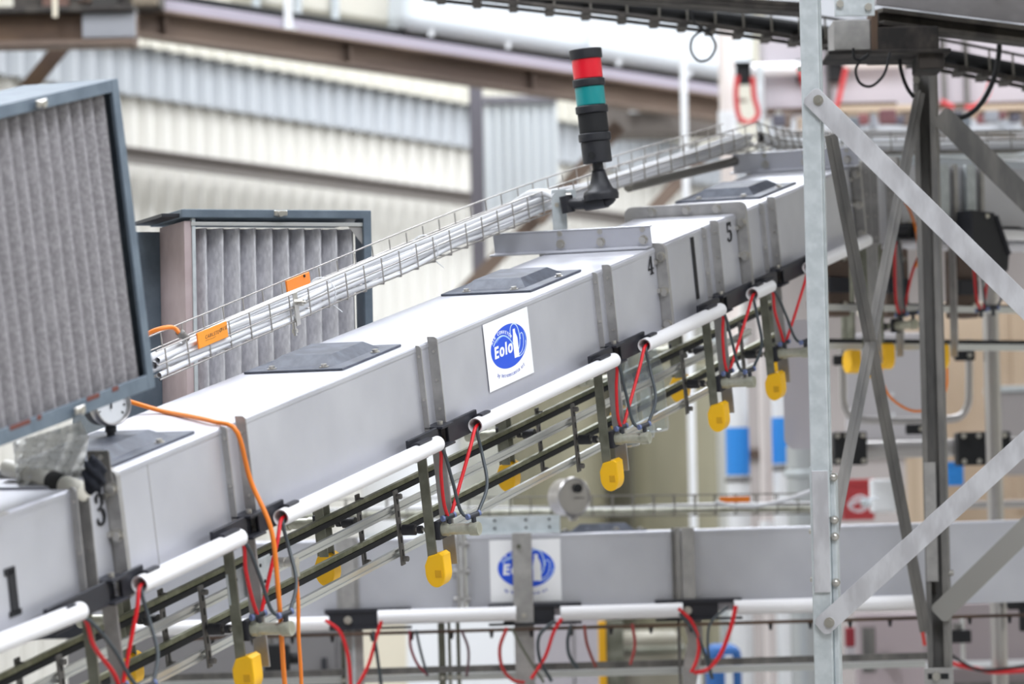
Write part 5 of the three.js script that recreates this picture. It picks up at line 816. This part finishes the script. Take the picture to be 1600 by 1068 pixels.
// ---------------------------------------------------------------- upper right: the far conveyor
{
  const FF = new Frame(at(1150, 112, 14), at(1700, 96, 14).sub(at(1150, 112, 14)), V(0, 0, 1)), k = FOCAL / 14, X = (p) => (p - 1150) / k;
  const d = thing('duct_section', 'far pale duct with white tubes and red hoses near the hall roof', 'duct', FF, [0, 0, 0]); part(d, 'body', bx(X(1195), X(1700), -0.15, 0.14, -0.3, 0, 0.005), std(0xb9b2b8, 0.5, 0.2)); for (const p of [1290, 1470, 1505]) part(d, 'joint_plate', bx(X(p), X(p + 8), -0.15, 0.14, 0, 0.02, 0.002), M.darkSteel); part(d, 'seam_strip', bx(X(1195), X(1700), -0.16, -0.14, 0, 0.02, 0.002), M.brownDark);
  for (const [a, b, l] of [[1172, 1250, 'beside the tall white pipe'], [1316, 1420, 'past the galvanised post']]) conduit(FF, X(a), X(b), `white tube of the far conveyor ${l}`, undefined, 0.01 + (a < 1200 ? -0.012 : 0.005), 0.06, 0.024);
  for (const [p, l] of [[1160, 'at its low end'], [1255, 'behind the galvanised post'], [1305, 'just past the galvanised post']]) { const o = thing('tube_bracket', `black bracket of the far conveyor ${l}`, 'bracket', FF, [X(p), 0, 0]); part(o, 'body', bx(-0.025, 0.03, -0.05, 0.02, 0, 0.04, 0.004), M.blackRubber); part(o, 'hook', bx(-0.03, 0.045, 0.02, 0.03, 0, 0.06, 0.003), M.blackRubber); }
  [[[1152, 118], [1150, 150], [1156, 185], [1168, 192]], [[1176, 120], [1178, 150], [1184, 180], [1172, 193]], [[1248, 104], [1256, 130], [1262, 160]], [[1322, 106], [1314, 140], [1306, 175]], [[1470, 158], [1490, 168]], [[1548, 130], [1540, 152], [1522, 167], [1508, 168]]].forEach((p, i) => pipeRun('air_hose', `faded red hose of the far conveyor ${['on the outer side of its end loop', 'on the inner side of its end loop', 'dropping behind the galvanised post', 'slanting past the galvanised post', 'peeking out beside the dark post', 'sweeping up towards the ladder tray'][i]}`, 'hose', p, 13.8, 0.0095, std(0xc23a3e, 0.5)));
  block('post', 'grey upright of the far conveyor beside the tray crest', 'post', 1184, 100, 1194, 265, 13.9, 0.05, M.galv, { r: 0.003, extra: (o, w, h) => part(o, 'foot', bx(-w, w, -h / 2 - 0.01, -h / 2, -0.06, 0.01, 0.002), M.galv) });
  block('shelf_beam', 'brown shelf edge with small parts under the far conveyor', 'shelf', 1312, 164, 1446, 174, 13.6, 0.3, M.tan, { r: 0.003, extra: (o, w, h) => part(o, 'strip', bx(-w / 2, w / 2 - 0.1, h / 2, h / 2 + 0.012, -0.02, 0.0, 0.002), M.brownDark) });
  block('shelf_beam', 'brown shelf edge beyond the dark post', 'shelf', 1530, 164, 1640, 172, 13.6, 0.3, M.tan, { r: 0.003, extra: (o, w, h) => part(o, 'lip', bx(-w / 2, w / 2, -h / 2 - 0.01, -h / 2, -0.02, 0.004, 0.002), M.brownDark) });
  const cols = [0x55535e, 0x7d4a4c, 0xb9b2b0, 0x6a5a50, 0x8d8f96, 0x45444a, 0xa39282, 0x6b4448, 0x646a70, 0xaaa4a2], places = ['beside the tray crest', 'beside the galvanised post', 'past the galvanised post', 'under the brown shelf edge', 'near the dark brace', 'beyond the dark post'];
  for (let i = 0; i < 22; i++) { const x = 1205 + i * 18.5 + rnd() * 10, y = 170 + rnd() * 14, c = cols[(i * 3) % 10]; block('machine_part', `small blurred ${['slate', 'dark red', 'off-white', 'brown', 'silver', 'black', 'sandy', 'maroon', 'steel', 'chalky'][(i * 3) % 10]} machine part ${places[Math.min(5, Math.floor(i / 3.7))]}${i % 4 === 0 ? ', with a bolt' : ''}`, 'machine part', x, y, x + 10 + rnd() * 16, y + 12 + rnd() * 16, 13.2 + (i % 3) * 0.2, 0.06, std(c, 0.6), { extra: i % 4 ? undefined : (o, w, h) => part(o, 'bolt', rod(V(0, h / 2, -0.03), V(0, h / 2 + 0.015, -0.03), 0.012), M.bolt), group: 'small machine parts under the far conveyor' }); }
  for (const [y, h, m, l] of [[206, 5, M.stainless, 'upper bright far guide rail behind the posts'], [222, 6, M.paleBlue, 'middle pale far guide rail behind the posts'], [240, 7, M.galv, 'lower grey far guide rail behind the posts']]) { const c = at(1210, y, 12.6), e = at(1700, y + 2, 12.6).sub(c); one('guide_rail', l, 'rail', level(c), [0, 0, 0], [bar(V(0, 0, 0), e, mm(h, 12.6), 0.03, V(0, 0, 1)), bar(V(0, -0.012, -0.02), e.clone().add(V(0, -0.012, -0.02)), 0.006, 0.05, V(0, 0, 1))], m); }
  const yl = thing('warning_label', 'yellow warning label on the far guide rail', 'label', level(at(1572, 223, 12.5)), [0, 0, 0]); part(yl, 'plate', bx(-0.03, 0.03, -0.01, 0.01, -0.002, 0.002, 0.001), M.yellow); for (const x of [-0.018, -0.004, 0.012]) part(yl, 'mark', bx(x, x + 0.007, -0.006, 0.006, 0.002, 0.003), M.brownDark);
  block('grey_wall_panel', 'pale grey end wall panel behind the far conveyor', 'panel', 1200, -60, 1800, 320, 19, 0.1, std(0xa9abb0, 0.6), { extra: (o, w, h) => { for (const x of [-0.5, -0.15, 0.2, 0.55, 0.9]) part(o, 'rib', bx(x, x + 0.05, -h / 2, h / 2, 0, 0.05, 0.004), std(0x8f9298, 0.6)); } });
  block('grey_wall_panel', 'mauve grey lower wall panel behind the machines', 'panel', 1090, 300, 1800, 1120, 20, 0.1, std(0x98918f, 0.7), { extra: (o, w, h) => part(o, 'rail', bx(-w / 2, w / 2, 0, 0.05, 0, 0.04, 0.004), M.brownDark) });
}
// ---------------------------------------------------------------- overhead steel and the far wall fittings
{
  const a = at(120, 22, 13.4), b = at(1150, 176, 15.6), d = b.clone().sub(a);
  const g = thing('gantry_beam', 'brown steel gantry beam crossing overhead behind the signal tower', 'beam', level(a), [0, 0, 0]), up = (y, z = 0) => V(0, y, z);
  part(g, 'web', bar(up(0), d, 0.085, 0.012, V(0, 0, 1)), M.brown); part(g, 'lower_flange', bar(up(-0.042), d.clone().add(up(-0.042)), 0.008, 0.12, V(0, 0, 1)), M.brown); part(g, 'upper_flange', bar(up(0.046), d.clone().add(up(0.046)), 0.012, 0.14, V(0, 0, 1)), M.brown);
  part(g, 'kerb', bar(up(0.075, 0.02), d.clone().add(up(0.075, 0.02)), 0.042, 0.01, V(0, 0, 1)), std(0xa7a1ae, 0.5, 0.2), 'lilac grey kerb strip');
  for (const t of [0.12, 0.38, 0.66]) { const p = d.clone().multiplyScalar(t); part(g, 'stiffener', bx(p.x - 0.006, p.x + 0.006, p.y - 0.042, p.y + 0.042, p.z, p.z + 0.05), M.brown); }
  const s = one('gap_strip', 'black strip along the top of the gantry beam', 'strip', level(a), [0, 0, 0], bar(up(0.115, -0.12), d.clone().add(up(0.115, -0.12)), 0.05, 0.02, V(0, 0, 1)), M.blackRubber);
  const w = thing('overhead_duct', 'white sheet metal overhead duct above the gantry beam', 'duct', level(a), [0, 0, 0]); part(w, 'side', bar(d.clone().multiplyScalar(0.43).add(up(0.3, -0.2)), d.clone().add(up(0.3, -0.2)), 0.34, 0.3, V(0, 0, 1)), M.paleBlue); for (const t of [0.5, 0.62, 0.8, 0.92]) part(w, 'seam', bar(d.clone().multiplyScalar(t).add(up(0.12, -0.04)), d.clone().multiplyScalar(t).add(up(0.46, -0.04)), 0.02, 0.01, V(0, 0, 1)), M.white);
  const w2 = thing('overhead_cabinet', 'cream overhead cabinet beside the white overhead duct', 'cabinet', level(a), [0, 0, 0]); part(w2, 'body', bar(d.clone().multiplyScalar(0.22).add(up(0.28, -0.3)), d.clone().multiplyScalar(0.42).add(up(0.28, -0.3)), 0.28, 0.2, V(0, 0, 1)), M.cream); for (const t of [0.24, 0.3, 0.355]) part(w2, 'strut', bar(d.clone().multiplyScalar(t).add(up(0.1, -0.15)), d.clone().multiplyScalar(t).add(up(0.42, -0.15)), 0.03, 0.02, V(0, 0, 1)), M.galv);
  for (const [t, l] of [[0.29, 'beside the cream overhead cabinet'], [0.76, 'beside the red lens of the tower']]) { const p = d.clone().multiplyScalar(t); const o = thing('rail_post', `short pale post standing on the gantry beam ${l}`, 'post', level(a.clone().add(p)), [0, 0, 0]); part(o, 'post', bx(-0.015, 0.015, 0.05, 0.32, 0.03, 0.05, 0.003), M.white); part(o, 'foot', bx(-0.03, 0.03, 0.05, 0.06, 0.02, 0.06, 0.002), M.galv); }
  // big brown beam at the hall corner
  const bb = block('crane_beam', 'deep rusty brown beam with a grey end box over the big filter', 'beam', -60, 22, 212, 66, 13, 0.1, M.brownDark, { extra: (o, w, h) => { part(o, 'end_box', bx(w / 2 - mm(82, 13), w / 2, -h / 2 + 0.008, h / 2 - 0.004, 0, 0.03, 0.003), std(0x8d8f95, 0.6)); part(o, 'lower_flange', bx(-w / 2, w / 2, -h / 2 - 0.016, -h / 2, -0.1, 0.06, 0.003), M.brown); part(o, 'upper_flange', bx(-w / 2, w / 2, h / 2, h / 2 + 0.02, -0.1, 0.06, 0.003), M.sooty); part(o, 'hanger_strip', bx(w / 2 - mm(126, 13), w / 2 - mm(118, 13), h / 2 - 0.02, h / 2 + 0.12, 0.06, 0.07, 0.002), M.beige); } });
  block('hoist_block', 'dark hoist machinery above the rusty beam', 'machinery', 20, -40, 250, 12, 13.4, 0.2, M.sooty, { extra: (o, w, h) => { for (const [x, c] of [[-0.15, 0x6b5148], [0.02, 0x3a3836], [0.16, 0x7d7263]]) part(o, 'cover', bx(x, x + 0.09, -h / 2, h / 2 - 0.03, 0, 0.04, 0.006), std(c, 0.7)); } });
  const br = (l, x0, y0, x1, y1, dd, w, m) => { const p = at(x0, y0, dd), q = at(x1, y1, dd).sub(p); one('diagonal_brace', l, 'brace', level(p), [0, 0, 0], [bar(V(0, 0, 0), q, w, 0.02, V(0, 0, 1)), bar(V(0, 0, -0.04), q.clone().add(V(0, 0, -0.04)), 0.012, 0.07, V(0, 0, 1))], m); };
  br('dark rusty diagonal brace dropping from the brown beam behind the filter', 102, 66, 0, 190, 13.3, 0.055, M.brownDark);
  br('brown diagonal brace behind the signal tower stalk', 968, 195, 840, 345, 15.4, 0.06, M.brown);
  br('dark diagonal brace behind the duct past the signal tower', 1100, 240, 1005, 345, 14.6, 0.05, M.brown);
  br('brown diagonal brace showing above the hatch near the sticker', 850, 330, 700, 480, 15.5, 0.055, M.brown);
  // column and framed panels on the far wall
  const cp = at(747, 330, 15.8), cl = thing('column', 'dark grey steel column on the corrugated wall beside the framed panels', 'column', level(V(cp.x, 0, cp.z)), [0, 0, 0]); const ct = at(747, 100, 15.8).y; part(cl, 'web', bx(-0.02, 0.02, 0, ct, -0.06, 0, 0.002), std(0x6b6870, 0.6)); for (const z of [-0.06, 0]) part(cl, 'flange', bx(-0.028, 0.028, 0, ct, z - 0.006, z + 0.006, 0.002), std(0x6b6870, 0.6));
  const fp = block('framed_panel', 'pale blue ribbed panel in a dark frame beside the grey column', 'panel', 752, 150, 872, 345, 16.2, 0.03, std(0xc9ced2, 0.5), { extra: (o, w, h) => { part(o, 'frame_rail', bx(-w / 2, w / 2, h / 2 - 0.03, h / 2, 0, 0.03, 0.003), std(0x75737a, 0.6)); for (let k = 0; k < 8; k++) part(o, 'rib', bx(-w / 2 + 0.02 + k * w / 8, -w / 2 + 0.04 + k * w / 8, -h / 2, h / 2 - 0.03, 0, 0.012, 0.003), std(0xd3d8db, 0.5)); } });
  block('dark_cabinet', 'dark grey brown machine box hanging below the gantry beam end', 'machine', 945, 150, 1128, 208, 16.3, 0.3, std(0x645d58, 0.7), { extra: (o, w, h) => { part(o, 'white_bottle', rod(V(-0.12, 0.06, 0.02), V(-0.12, 0.01, 0.02), 0.026, 16), M.white); part(o, 'pale_tray', bx(-0.09, 0.0, 0.01, 0.05, 0, 0.04, 0.004), std(0xb3b6bd, 0.5)); part(o, 'lever', rod(V(-0.02, 0.12, 0.03), V(0.03, -0.0, 0.05), 0.012, 10), M.greyMauve); part(o, 'lid', bx(-w / 2, w / 2, h / 2, h / 2 + 0.02, -0.3, 0.02, 0.003), M.greyMauve); } });
  upright('lamp_tube', 'bright white upright tube between signal tower and cable loop', 'tube', 1066, 40, 14.2, 0.014, M.white, (o, top) => { part(o, 'cap', rod(V(0, top - 0.01, 0), V(0, top + 0.02, 0), 0.018, 16), M.white); });
}
renderer.render(scene, camera);
